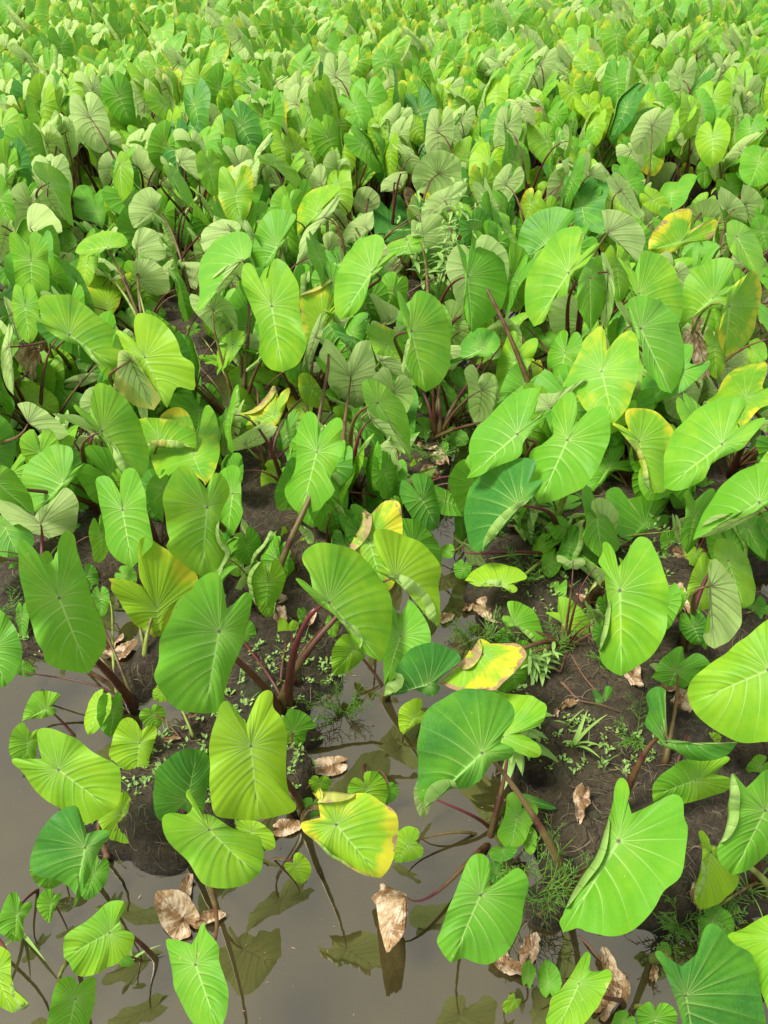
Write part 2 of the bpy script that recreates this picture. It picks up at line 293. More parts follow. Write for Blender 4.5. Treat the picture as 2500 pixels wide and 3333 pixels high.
15 U g 1120,1135 | 905,1165 940,1120 1040,1100 1150,1060 1220,1080 S1180,1110 1235,1110 1180,1150 1120,1165 1060,1180 1040,1215 980,1200
P 15 870,1000 |taro with a twisted light green leaf directly right of the open water strip
15 U g 795,650 | 455,948 485,880 475,800 470,720 520,600 600,540 680,440 780,370 880,340 935,345 940,400 910,480 890,540 S885,570 930,550 985,490 1020,475 1000,510 930,600 840,700 825,780 760,830 650,870 540,930
P 15 1480,820 |right side taro with a large matt leaf spotted yellow along both margins
15 U e 1365,225 | 1450,578 1340,545 1250,480 1200,400 1140,330 1100,330 1140,240 1200,130 1250,10 1330,-70 1365,-80 1390,-20 S1400,90 1470,0 1560,-55 1610,20 1618,200 1590,330 1540,470
15 U l 1120,100 > 1060,350 110
15 B g 1020,465 | 1265,270 1200,360 1100,400 1040,470 960,510 S915,500 940,400 960,375 1060,370 1150,330
P 15 720,560 |taro with two narrow lobed leaves rising one above the other beyond the water strip
15 U g 785,150 | 690,372 650,290 660,180 700,60 740,-30 780,-50 805,0 S810,75 860,20 930,0 930,60 880,180 800,280
15 U g 850,320 | 665,440 690,330 740,220 800,165 850,185 S868,300 930,250 1010,240 1030,300 1000,370 850,360
15 U e 905,200 > 880,300 60
P 15 1600,1060 |taro with a shaded three pointed leaf half hidden between bigger ones, right side
15 U l 1410,880 | 1310,1037 1265,1000 1330,880 1400,740 1430,630 1500,680 1520,760 S1480,830 1560,828 1600,860 1580,900 1450,900 1380,970
P 9 420,1540 |right side taro with wide low bright leaves below a cupped pale leaf
15 U g 1330,1180 | 1370,1500 1290,1430 1235,1350 1260,1250 1240,1130 1230,1030 S1260,1000 1290,1010 1320,1080 1400,1200 1460,1300 1480,1420
9 U g 830,1250 | 720,1370 640,1320 600,1200 560,1060 620,1003 680,1030 700,1090 850,1048 960,1055 995,1080 940,1180 S900,1200 980,1195 1055,1235 1010,1280 880,1300 790,1330
9 U l 990,1380 > 1000,1520 60
9 B g 1050,1290 > 1090,1460 28
P 9 780,1080 |right side taro with a narrow folded leaf yellowed along its crest
9 U e 790,700 | 880,1048 835,1000 800,880 760,760 700,680 650,620 605,580 640,578 S720,620 695,550 700,490 740,475 850,480 950,530 1020,640 1000,760 960,900 970,1030 | F0 0.02 0.6 0.22
9 U l 1010,560 > 1010,640 80
P 9 1410,930 |taro near the right edge with a big dark leaf twisted like a propeller
9 U g 1347,718 | 960,1015 955,900 960,780 1010,660 1090,560 1200,470 1330,410 1480,400 1512,440 1490,500 1450,590 S1460,605 1540,560 1640,540 1610,600 1540,680 1480,750 1380,790 1270,860 1220,960 1060,1030
9 B y 1390,790 > 1440,910 90
9 U l 1600,740 > 1540,790 60
P 9 1700,800 |right edge taro with a yellow tinted leaf above the propeller shaped one
9 U e 1510,400 | 1470,600 1400,480 1240,440 1310,380 1350,300 1400,230 1500,180 1630,158 1655,210 1620,330 S1640,345 1680,330 1760,340 1700,430 1600,480 1530,560
9 B g 1470,80 > 1520,180 35
9 U g 1560,90 > 1640,160 90
P 9 1120,560 |right side taro with a withered tan leaf hanging beside a pointed green leaf
9 U g 1060,230 | 830,460 810,400 810,280 900,200 1000,100 1090,40 1155,60 S1130,170 1180,180 1270,150 1230,230 1110,340 1000,400 900,430
12 U g 800,1180 | 1005,1619 930,1590 900,1540 830,1450 820,1330 760,1200 740,1140 720,1050 S715,990 760,962 850,965 950,1010 1040,1100 1080,1250 1090,1400 1060,1530
12 B g 740,1160 | 820,1460 790,1350 770,1260 720,1190 680,1100 630,1010 S660,1000 710,1050 740,1130 830,1200 845,1300
12 U k 1180,1210 | 1250,1530 1150,1500 1150,1400 1090,1290 1090,1210 1140,1170 1150,1100 S1180,1098 1230,1120 1200,1170 1230,1260 1275,1350 1285,1450
9 U e 1300,60 > 1310,278 80
P 9 1160,1500 |right side taro with a narrow upright leaf in front of a shadowed clump
9 U g 1160,1210 | 1110,1460 1070,1340 1100,1200 1100,1100 1090,1060 1120,1025 S1165,1100 1220,1050 1270,1015 1303,1040 1270,1150 1200,1260 1180,1380
9 U l 1240,990 > 1200,1055 70
9 U y 1170,1460 > 1150,1540 70
P 9 1700,1400 |right edge taro with a wide leaf whose lower side shows a white back
9 U g 1600,1110 | 1150,1370 1180,1280 1240,1150 1330,1020 1430,920 1560,860 1659,840 1750,870 1800,950 S1760,1050 1700,1070 1659,1130 1500,1200 1350,1240 1250,1300
9 B y 1600,1170 | 1195,1350 1210,1270 1290,1200 1400,1185 1500,1180 1600,1110 S1700,1060 1720,1120 1620,1180 1500,1240 1350,1310
9 U g 1520,1280 | 1640,1500 1560,1440 1480,1340 1440,1250 S1470,1230 1560,1195 1620,1230 1650,1400
'''
MID = '''
10 U g 210,725 | 220,985 130,930 100,850 95,780 75,680 60,600 65,540 100,527 140,560 S190,625 205,550 240,522 290,560 322,600 325,720 335,850 320,940
10 U e 728,1018 | 735,1168 640,1100 540,1020 535,900 560,820 620,750 680,715 720,740 745,830 S748,890 820,830 885,800 870,880 820,960 800,1030 760,1090
10 B g 205,505 | 420,530 330,560 240,535 195,520 S180,440 190,370 230,338 300,345 370,410 415,480
10 U g 330,200 | 500,500 440,440 350,250 250,150 222,90 S240,50 330,70 420,130 470,210 480,350
10 B g 315,290 | 440,450 380,400 320,320 260,220 S215,150 270,180 350,260 430,370
10 U g 0,300 | 90,500 0,480 -80,350 -60,180 S-20,150 0,130 50,200 80,290 105,400
10 U g 655,400 | 690,517 640,470 520,430 500,350 495,270 530,220 590,215 S640,280 680,240 715,250 730,330 710,440
10 U e 635,230 | 660,300 520,400 475,300 480,150 480,60 540,30 600,50 S650,150 720,130 700,200
10 B g 745,100 | 700,240 665,130 665,60 700,0 S760,-20 790,0 785,60 750,190
10 U y 810,70 | 825,330 770,200 770,100 800,0 S820,-20 860,10 900,120 890,250
10 B g 945,130 | 1060,220 960,210 925,150 900,60 S880,-10 960,-30 1050,10 1110,100 1115,190
10 B g 1040,375 | 900,500 870,420 875,340 930,260 1010,225 S1060,260 1090,290 1070,380 1020,460 950,500
10 U g 1160,150 | 1270,370 1200,260 1130,160 1100,90 S1120,75 1180,90 1260,200 1300,300
10 B g 1150,240 > 1250,360 45
10 U g 1280,520 | 1240,627 1195,560 1190,460 1230,400 1290,405 S1300,450 1335,450 1320,520 1290,600
10 B g 925,635 | 1070,745 980,710 920,660 890,610 S905,560 930,510 1000,500 1080,550 1125,640 1110,710
10 B g 930,850 | 1060,960 970,920 920,870 900,800 S895,730 960,705 1050,730 1110,790 1150,880 1130,940
10 U d 850,700 > 895,790 50
10 U g 730,630 | 505,665 540,600 620,550 720,522 820,540 862,590 S850,620 800,640 740,650 680,650 650,690 560,690
10 U y 590,740 > 550,930 65
10 U g 420,590 > 500,680 90
10 B g 500,550 > 560,600 60
10 B g 435,785 | 520,900 480,860 430,805 400,730 S370,650 430,665 500,680 520,760
10 B g 1290,890 | 1340,925 1285,900 1250,820 1210,740 S1290,730 1350,740 1345,830
10 U Y 1270,700 > 1350,725 45
10 U g 1640,720 | 1325,1070 1345,950 1340,800 1370,690 1450,590 1560,530 1659,535 1700,600 S1690,700 1620,735 1500,770 1430,850 1390,930 1390,1030
10 B g 1595,820 | 1395,1030 1400,930 1440,830 1520,760 1600,730 S1650,730 1640,830 1590,850 1500,930
10 B g 1590,850 > 1580,990 60
10 U e 1590,270 | 1630,480 1540,440 1480,330 1475,200 1480,110 1510,85 1550,130 S1590,190 1620,100 1650,75 1700,120 1710,250 1680,400
10 U g 1410,90 > 1460,290 80
10 B g 1215,50 | 1350,190 1260,120 1200,60 S1180,-20 1260,-40 1340,20 1370,100
10 B g 1550,520 | 1380,670 1355,600 1370,520 1430,470 S1500,440 1600,460 1620,520 1500,600
10 U l 1030,1040 > 1120,1100 45
10 U l 860,1110 > 900,1210 70
10 U g 1180,1220 > 1245,1300 40
10 U l 1310,1190 > 1360,1260 45
10 U g 1570,1290 | 1465,1500 1465,1350 1500,1250 1580,1195 S1650,1200 1640,1280 1560,1400
10 B g 35,550 > -10,740 70
10 U e 30,440 > 60,600 70
10 U g 40,760 > 60,910 70
10 U g 170,1030 > 200,1285 90
10 B y 75,1090 | 140,1300 100,1200 60,1100 30,1000 S25,960 80,1000 130,1070 155,1180
10 U g 250,1030 > 280,1110 50
11 U g 175,1030 | 250,1475 160,1450 90,1350 95,1250 80,1150 40,1050 0,950 -30,850 -20,760 20,735 60,770 100,850 S150,870 160,780 200,705 270,740 330,830 360,920 365,1050 385,1180 412,1300 350,1420
11 U Y 520,1135 | 440,1340 400,1250 375,1120 370,960 480,900 590,845 595,1000 S570,1050 620,1010 665,970 640,1040 560,1140 480,1240 | F0 0.45 0.85 0.2
11 B g 470,1240 > 380,1500 35
11 U g 850,800 | 640,1122 600,1050 605,850 680,680 780,580 880,545 935,590 920,680 S905,740 960,680 1025,660 950,740 870,820 830,880 810,975 740,1080
11 U g 1500,830 | 1530,1210 1490,1120 1470,1000 1480,850 1450,700 1415,575 S1490,690 1530,600 1590,568 1659,600 1750,750 1760,950 1700,1080 1600,1150
11 U d 970,530 | 950,600 880,560 860,440 865,340 900,315 940,350 S970,380 990,310 1030,278 1080,350 1115,450 1100,560
11 U g 215,620 | 95,805 50,700 60,560 100,450 170,385 250,375 S300,400 340,420 300,520 225,650 180,740
11 U e 490,390 | 350,560 345,430 370,330 440,250 560,210 630,210 S640,250 560,330 490,430 400,500
11 B g 530,430 | 365,700 360,620 400,520 470,450 540,360 S640,265 620,340 560,440 460,540 400,640
11 B g 755,400 | 740,445 720,430 690,330 640,220 S735,300 760,240 820,220 880,260 910,330 850,400
11 B g 560,650 | 720,640 640,710 550,665 520,580 S525,545 580,525 650,580
11 U y 560,500 > 640,560 60
11 B g 1300,140 | 1150,250 1120,170 1150,80 1220,0 1300,-30 S1400,0 1440,40 1465,130 1450,200 1350,240 1240,280
11 B g 1165,570 | 1160,745 1130,650 1120,560 1120,450 S1180,470 1220,420 1300,405 1360,480 1330,580 1250,700
11 U k 1120,310 > 1080,225 45
11 B g 1340,320 | 1180,460 1190,370 1250,280 1350,230 1450,185 S1500,200 1480,270 1400,360 1320,400
11 U g 180,60 | 340,240 200,100 100,60 S90,10 180,0 280,60 375,170
11 B g 170,150 > 255,280 40
11 B g 510,210 | 380,300 355,240 420,180 470,90 S510,65 545,120 525,230
11 U e 780,160 | 700,270 690,240 720,160 800,80 880,60 S905,90 860,150 790,220
11 B g 1045,205 | 910,260 920,190 1000,130 S1090,120 1090,170 1055,225 1000,250
11 B g 810,500 | 670,600 660,540 700,470 790,410 S860,390 865,480 830,530 760,580
11 B g 620,440 > 680,520 60
11 B g 975,1125 | 1040,1080 990,1145 900,1160 800,1170 755,1120 755,1040 S800,960 860,945 930,990 1020,1040
11 B g 1375,1150 | 1400,1350 1400,1280 1380,1180 1355,1060 S1340,1000 1400,985 1480,1040 1525,1140 1510,1270 1460,1340
11 U g 1350,960 | 1430,1020 1340,1010 1245,930 S1250,880 1320,862 1400,900
11 U g 1600,1320 | 1360,1430 1420,1330 1520,1200 1600,1175 S1680,1200 1720,1280 1650,1370 1560,1370 1450,1400
11 U g 1100,620 > 930,655 60
11 B g 985,760 > 880,810 60
12 U g 312,805 | 80,1168 30,1080 15,980 30,830 90,720 160,610 250,520 370,487 403,510 400,600 S390,690 460,630 530,600 490,660 420,760 330,850 300,950 220,980 180,1060 150,1130
12 U d 402,345 | 430,515 350,470 340,400 350,320 320,260 280,220 290,150 315,125 360,180 S390,240 430,150 500,90 560,150 590,240 560,330 570,450 550,540
12 U g 180,590 | 0,735 -30,620 0,480 100,390 220,360 330,380 362,420 S340,460 300,500 200,600 100,660
12 U Y 1075,595 | 850,650 860,570 920,480 1000,400 1090,370 1145,385 1140,450 S1130,520 1200,480 1290,445 1320,480 1260,580 1150,600 1080,630 1000,670 900,670
12 U g 790,945 | 1060,1150 950,1080 840,1000 780,970 740,900 700,800 645,700 S760,800 790,700 830,655 930,680 1010,750 1070,880 1085,1030
12 U g 1285,975 | 1075,1180 1065,1100 1080,950 1100,850 1180,770 1290,710 1400,708 1430,750 1400,850 S1385,900 1440,880 1490,860 1420,960 1340,1030 1240,1060 1150,1110
12 U e 1400,1030 | 1370,1370 1325,1250 1340,1130 1370,1000 1400,920 1480,840 S1500,830 1550,790 1600,840 1615,930 1590,1080 1540,1250 1450,1330
12 B g 585,530 | 770,740 700,650 620,590 570,540 550,460 S535,385 590,375 700,400 780,460 825,540 820,640
12 B g 405,1120 | 280,1270 200,1190 175,1100 200,1010 260,950 330,950 S390,1000 440,1100 400,1170 360,1230
12 U d 530,1030 | 630,965 610,1060 520,1085 445,1115 S480,1030 540,975
12 U g 460,840 | 460,1200 380,1050 370,950 390,820 S470,700 560,700 570,900 530,1080
12 B g 580,800 | 560,1190 530,1100 580,950 550,800 S530,670 560,680 620,850 610,1050
12 U Y 590,630 > 650,700 70
12 U g 640,760 > 660,1000 90
12 B g 955,225 | 900,262 860,230 800,190 850,140 940,70 S1000,55 1040,80 1000,170 970,245
12 U g 1010,275 | 1000,400 930,290 960,200 S1050,190 1100,140 1180,150 1140,240 1090,340
12 U Y 1110,110 > 1060,165 45
12 U g 700,180 > 810,300 90
12 B g 670,250 > 800,440 60
12 U y 600,320 > 745,400 80
12 U y 880,310 > 995,410 70
12 B g 840,480 | 850,580 820,500 805,400 S815,315 880,350 970,430 900,530
12 B g 1225,455 | 1140,500 1100,380 S1150,340 1260,305 1370,330 1330,400 1235,475
12 U g 1400,220 > 1480,330 90
12 B g 1385,380 | 1520,470 1430,430 1360,395 1320,290 S1340,220 1420,270 1500,350
12 B g 1510,340 | 1550,500 1500,400 1475,300 S1490,205 1570,240 1630,330 1600,430
12 U g 1150,660 | 995,700 1040,630 1150,580 1270,590 1335,630 S1290,690 1180,710 1080,740
12 U g 1450,560 | 1600,845 1500,750 1400,650 1380,540 S1380,470 1430,445 1530,500 1610,620 1630,740
12 B g 1410,620 | 1550,810 1450,720 1400,640 S1365,535 1440,550 1520,620 1575,720
12 U g 1620,520 > 1660,680 80
12 U g 1600,60 > 1530,220 130
12 U e 120,165 > 40,215 80
12 U y 170,250 > 150,350 70
12 U Y 60,330 > 10,480 70
12 U g 1230,120 > 1230,240 55
12 U g 560,0 > 560,100 80
12 U g 700,110 > 820,200 80
12 U l 60,1200 > 0,1270 80
12 U l 170,1260 > 210,1340 75
'''
DEBUG = False
DRY = [(270, 1412, 110, 200, 'large crumpled brown dead leaf under the yellowing two lobed leaf'), (245, 1395, 50, 60, 'small crumpled grey brown dead leaf left of the large crumpled one'),
 (585, 1345, 80, 30, 'crumpled dead leaf between thick stalks in the centre left'), (610, 1375, 70, 110, 'long folded tan dead leaf hanging among stalks at centre left'), (672, 1370, 60, 80, 'pale dead leaf against the forked stalks'),
 (718, 1657, 88, 190, 'flat round brown dead leaf floating at the edge of the water channel', .35), (392, 1985, 120, 140, 'big brown dead leaf floating in the water at lower left', .7), (400, 1930, 60, 80, 'rolled dead leaf above the big floating one'),
 (450, 1990, 60, 20, 'shredded dead leaf at the right end of the floating clump'), (612, 1792, 70, 10, 'pale crinkled dead leaf at the foot of the left mud bank', .6), (1240, 1778, 82, 250, 'crumpled tan dead leaf lying alone on the right mud bank'),
 (920, 1080, 95, 200, 'long ribbed brown dead leaf beside the water in the centre'), (950, 1035, 80, 110, 'dark brown dead leaf standing on edge near the centre'), (1005, 1040, 75, 20, 'cream coloured dead leaf under the twisted light green leaf'),
 (975, 1060, 60, 70, 'flat pale brown dead leaf floating in the channel near the centre', .3), (1048, 1338, 95, 320, 'broad rusty dead leaf among feathery weeds right of centre', .6), (1010, 1318, 40, 60, 'small grey dead leaf at the water edge right of centre'),
 (1345, 1500, 85, 280, 'deeply wrinkled brown dead leaf behind the little blue green leaf'), (1458, 1350, 90, 90, 'tall wrinkled tan dead leaf right of the pear shaped leaf'), (1215, 1572, 45, 20, 'small rolled pale dead leaf on bare mud, right of centre'),
 (1190, 1587, 26, 70, 'tiny grey dead leaf tip beside the small rolled pale one'), (1090, 2085, 100, 330, 'long frayed dead leaf below the notched green leaf at the bottom'), (1140, 2060, 70, 60, 'grey frayed dead leaf half in water at the bottom'),
 (1325, 2120, 90, 100, 'pale ribbed dead leaf at the bottom right by a purple stalk'), (1308, 2175, 70, 40, 'brown dead leaf cut by the bottom edge'), (1492, 1978, 50, 100, 'round crumpled dead leaf on the weedy bank, lower right'), (1410, 2110, 40, 60, 'little cream dead leaf beyond the purple stalk'),
 (1210, 2140, 50, 20, 'small pinkish dead leaf under the oval leaf at the bottom'), (1245, 1230, 70, 10, 'crinkled brown dead leaf at the base of the light green stalk'), (1480, 1232, 90, 340, 'dark rusty dead leaf among stalks near the right edge'), (845, 1340, 0.1, 0, '') ,
 (960, 1338, 40, 20, 'ragged grey dead leaf in the channel under the folded leaf', .5), (505, 1440, 45, 300, 'pale brown dead leaf between two plants left of centre'), (410, 1560, 40, 20, 'white curled dead leaf under the largest leaf at left'), (350, 1405, 40, 90, 'orange brown dead leaf scrap on the left bank'),
 (1450, 1575, 80, 60, 'heap of brown dead leaf behind the purple stalk at right'), (1420, 1540, 40, 10, 'small wrinkled dead leaf at the right beside a stalk'), (1230, 2040, 0.1, 0, ''),
 (530, 1460, 0.1, 0, ''), (915, 1010, 50, 0, 'brown dead leaf under the cup shaped leaf'), (770, 1170, 0.1, 0, ''), (1315, 1370, 40, 30, 'pinkish dead leaf scrap left of the pear shaped leaf'), (575, 700, 0.1, 0, ''), (380, 1640, 35, 10, 'white papery dead leaf scrap on the left mud bank'),
 (780, 760, 50, 20, 'tan dead leaf in the shadows of the centre field'), (545, 735, 40, 60, 'pale dead leaf scrap left of the tall heart shaped leaf'), (1590, 690, 50, 0, 'brown dead leaf scrap at the right in the middle rows')]
DRY += [(15, 935, 60, 90, 'folded brown dead leaf at the left edge above the bat shaped leaf'), (640, 1172, 22, 30, 'tiny tan dead leaf scrap on the cracked mud, left of centre'), (755, 1010, 45, 80, 'tan dead leaf lying behind the violin shaped leaf stalks'),
 (500, 1115, 40, 200, 'small dead leaf in shadow beside the shield leaf at left'), (1120, 1160, 50, 140, 'dark dead leaf under the arched maroon stalk'), (600, 1215, 35, 90, 'thin dead leaf strip against the dark red stalks'), (1540, 1290, 60, 10, 'rusty dead leaf at the foot of the grey backed leaf'), (1250, 1340, 40, 120, 'small brown dead leaf left of the pear shaped leaf stalks')]
DRY = [d for d in DRY if d[2] > 1]
FEATHER = [(1130, 1450, .12, 14, 'feathery green weed in the shade right of centre'), (1180, 1210, .16, 20, 'dense feathery weed clump beneath the dark leaf with a white back edge'), (1140, 1290, .12, 16, 'feathery weed clump around the rusty dead leaf'),
 (1010, 1395, .12, 14, 'feathery weed at the water edge right of centre'), (740, 1545, .12, 16, 'feathery weed growing out over the channel from the left bank'), (1355, 1640, .12, 7, 'upright fern like weed on bare mud of the right bank'), (1150, 1965, .15, 18, 'feathery weed at the water edge beside the notched green leaf'),
 (930, 1040, .13, 16, 'feathery weed below the cup shaped leaf'), (1460, 2010, .10, 12, 'feathery weed at the bottom right under the very large folded leaf'), (40, 1360, .10, 9, 'feathery weed tuft at the left edge'), (1540, 2000, .10, 12, 'feathery weed in the lower right corner bank'),
 (1060, 1180, .12, 12, 'feathery weed beside the arched maroon stalk'), (1190, 1440, .09, 10, 'small feathery weed by the reddish runner'), (1290, 1470, .09, 10, 'small feathery weed left of the wrinkled brown leaf'), (1620, 1880, .10, 10, 'feathery weed at the right edge of the weedy bank')]
LANCE = [(935, 690, .80, 8, 'tall bushy weed with narrow pale leaves in the centre of the field', .013, .12), (1005, 690, .74, 5, 'slender weed with narrow leaves right of the tall bushy one', .010, .09), (905, 900, .34, 4, 'weed with long pointed leaves behind the half turned taro leaf', .015, .13),
 (1120, 1180, .26, 4, 'weed with broad pointed leaves under the dark taro leaf', .016, .13), (1150, 1500, .12, 3, 'low weed with whorled pointed leaves on the right bank', .012, .07), (1110, 1660, .22, 2, 'pale weed with strap leaves between stalks below the huge blue green leaf', .012, .12),
 (560, 690, .25, 4, 'small leafy weed among stalks left of centre', .012, .05), (610, 200, .0, 1, '')]
LANCE = [l for l in LANCE if l[2] > 0]
GRASS = [(1228, 1652, .20, 6, 'wide bladed grass sprawling on bare mud of the right bank', .0075), (1215, 1610, .13, 3, 'thin pale grass sprout above the sprawling grass', .004), (50, 2020, .16, 3, 'pale grass blades rising from water in the lower left corner', .005), (285, 2075, .13, 4, 'thin grass blades rising from water at the bottom left', .0035),
 (740, 1560, .0, 1, ''), (1060, 1380, .14, 14, 'fine grass tuft at the water edge right of centre', .0018), (1600, 1950, .16, 22, 'dry straw tuft on the right bank', .0015), (1510, 2050, .13, 16, 'fine grass tuft at the bottom right', .0015)]
GRASS = [g for g in GRASS if g[2] > 0]
RUN = [([(1185, 1480), (1200, 1500), (1215, 1440), (1250, 1520), (1290, 1560)], .007, 'twisted reddish runner across the right bank'), ([(1200, 1520), (1240, 1565), (1330, 1585)], .006, 'rusty runner behind the small blue green leaf'), ([(235, 1860), (225, 1820), (233, 1775)], .013, 'thick curved tan root at the foot of the left bank'),
 ([(395, 1560), (380, 1590), (420, 1610), (440, 1575)], .008, 'curled brown old stalk on the left bank'), ([(1160, 1995), (1190, 1960), (1205, 1930)], .010, 'orange brown split stalk at the base of the tallest right plant'), ([(1250, 2020), (1300, 2080), (1360, 2110)], .004, 'thin bent root over water at the bottom right'),
 ([(1090, 1730), (1110, 1740), (1130, 1760)], .006, 'short old stalk at the edge of the right bank'), ([(1250, 1420), (1290, 1440), (1340, 1430)], .008, 'old brown stalk behind the pear shaped leaf')]
MIDLAB = ['taro with a half hidden grey leaf back behind the big upright leaf, centre left',
 'taro with two round fluted leaf backs flanking the tall bright leaf at the centre',
 'taro with a round fluted leaf back on a pink stalk, right of centre',
 'taro at the left edge with a narrow whitish leaf back',
 'taro with dark low leaves and two stacked fan shaped leaf backs, left of centre',
 'taro with a yellow leaf rolled brown at its top beside a tall dark green leaf',
 'taro with a yellow rimmed pointed leaf above a long sweeping one, left side',
 'taro at the left with a veined light green leaf and a drooping pale back',
 'taro at the right edge with a brown spotted yellow margin and a twisted leaf',
 'taro right of centre with a very broad dark leaf and a blue folded tip',
 'taro at the centre with a wide tongue shaped leaf beside the tall bushy weed',
 'taro at the centre with a bright curved leaf and silvery pleated backs behind it',
 'taro at the left with an upright yellow tinted leaf and a grey fan back',
 'taro at the right with a scorched yellow two lobed leaf among dark veined backs',
 'taro at the left edge with a plain heart leaf and a grey fan shaped back',
 'taro right of centre with a small yellow leaf tip between large green leaves',
 'taro left of centre with a huge arching leaf and a torn yellow tip',
 'taro at the centre with a blue green two pointed leaf behind the bushy weed',
 'lone upright taro leaf at the left with a faint two lobed outline',
 'taro at the right edge with a tall green leaf and pleated backs behind',
 'taro left of centre with a small dark oval leaf over a gap',
 'taro at the centre showing one pale pleated back held upright',
 'taro at the left edge with a yellow patched leaf in front of a grey back',
 'taro at the left with a broad leaf folded along a whitish strip',
 'taro at the centre with a yellow dotted margin and a pleated back',
 'taro right of centre with overlapping dark veined backs and light green leaves',
 'taro right of centre with a blue green notched leaf and a yellow brown one',
 'taro at the centre with a cream dead leaf tip beside a round fluted back',
 'taro at the far left edge with two plain leaves, upper middle rows',
 'taro left of centre with a yellow tipped two lobed leaf and wide pale back',
 'taro left of centre whose leaf tops are scorched beside a round grey back',
 'taro at the right with a small curled yellow brown tip among green leaves',
 'taro right of centre with a broad plain leaf behind the light green overlapping ones',
 'taro right of centre with one yellow edged leaf, upper middle rows',
 'taro at the centre with one curved yellow dotted leaf, upper middle rows',
 'taro left of centre with a bright yellow green leaf beside a fluted back',
 'taro at the left with one light green leaf, upper middle rows',
 'taro left of centre with one tall plain leaf, upper middle rows',
 'taro at the right edge with one very large plain leaf, upper middle rows',
 'taro right of centre with one narrow upright leaf, upper middle rows']
MIDGRP = [14, 6, 14, 28, 22, 28, 23, 30, 30, 36, 30, 20, 35, 23, 20, 12, 6, 12, 12, 12, 18, 14, 7, 6, 16, 16, 4, 4, 29, 35, 35, 16, 6, 6, 4, 4, 4, 14, 22, 14, 7, 3, 7, 5, 5, 0, 11, 10, 17, 16, 24, 11, 17, 11, 17, 27, 10, 27, 21, 37, 29, 24, 34, 27, 11, 11, 1, 1, 10, 1, 17, 10, 9, 26, 15, 13, 9, 8, 8, 15, 2, 9, 9, 9, 15, 15, 25, 25, 31, 32, 25, 25, 25, 13, 13, 31, 19, 19, 13, 19, 13, 19, 38, 33, 26, 26, 31, 39, 32, 2, 2]
# ------------------------------------------------------------------ pixel -> point helpers (photo is 2500 x 3333)
F = 26 / 36 * 3333
FWD = np.array([0, math.cos(R(PITCH)), -math.sin(R(PITCH))])
UPV = np.array([0, math.sin(R(PITCH)), math.cos(R(PITCH))])
RGT = np.array([1.0, 0, 0])
CAM = np.array([0, 0, CAM_H])
CROP = {1: (0, 2533), 2: (800, 2533), 3: (1700, 2533), 4: (0, 1800), 5: (800, 1800), 6: (1700, 1800), 7: (0, 1100),
        8: (800, 1100), 9: (1700, 1100), 10: (0, 500), 11: (800, 500), 12: (1700, 500), 13: (1300, 1800), 14: (1300, 2533), 15: (1300, 1100)}
CS = 800 / 1659.0
def full(crop, p): return (CROP[crop][0] + p[0] * CS, CROP[crop][1] + p[1] * CS)
def ray(p):
    p = np.asarray(p, float)
    d = RGT * ((p[..., 0:1] - 1250) / F) - UPV * ((p[..., 1:2] - 1666.5) / F) + FWD
    return d / np.linalg.norm(d, axis=-1, keepdims=True)
def on_z(p, z):
    d = ray(p); return CAM + d * ((z - CAM_H) / d[..., 2:3])
def ground_px(x, y): return on_z((x, y), 0.0)
def disp(x, y): return ground_px(x * 2500 / 1659, y * 2500 / 1659)

# ------------------------------------------------------------------ object helpers
C = scene.collection
def tag(o, label=None, cat=None, group=None, kind=None):
    if label: o['label'] = label
    if cat: o['category'] = cat
    if group: o['group'] = group
    if kind: o['kind'] = kind
    return o
def empty(name, loc=(0, 0, 0), rz=0.0):
    o = bpy.data.objects.new(name, None); C.objects.link(o)
    o.location = loc; o.rotation_euler = (0, 0, rz); o.empty_display_size = 0.1
    return o
def make_mesh(name, V, Fc, mat, attrs=None, smooth=True):
    me = bpy.data.meshes.new(name)
    V = np.asarray(V, np.float32)
    me.vertices.add(len(V)); me.vertices.foreach_set('co', V.ravel())
    Fc = [np.asarray(f, np.int32) for f in Fc] if not isinstance(Fc, np.ndarray) else Fc
    if isinstance(Fc, np.ndarray):
        n, k = Fc.shape
        me.loops.add(n * k); me.loops.foreach_set('vertex_index', Fc.ravel())
        me.polygons.add(n); me.polygons.foreach_set('loop_start', np.arange(0, n * k, k, dtype=np.int32))
        me.polygons.foreach_set('loop_total', np.full(n, k, np.int32))
    else:
        tot = np.array([len(f) for f in Fc], np.int32)
        me.loops.add(int(tot.sum())); me.loops.foreach_set('vertex_index', np.concatenate(Fc))
        me.polygons.add(len(Fc)); me.polygons.foreach_set('loop_start', np.concatenate([[0], np.cumsum(tot)[:-1]]).astype(np.int32))
        me.polygons.foreach_set('loop_total', tot)
    me.polygons.foreach_set('use_smooth', np.full(len(me.polygons), smooth, bool))
    me.update(calc_edges=True)
    for k, a in (attrs or {}).items():
        at = me.attributes.new(k, 'FLOAT_VECTOR', 'POINT'); at.data.foreach_set('vector', np.asarray(a, np.float32).ravel())
    me.validate()
    if mat: me.materials.append(mat)
    return me
def obj(name, me, parent=None, loc=None):
    o = bpy.data.objects.new(name, me); C.objects.link(o)
    if parent: o.parent = parent
    if loc is not None: o.location = loc
    return o

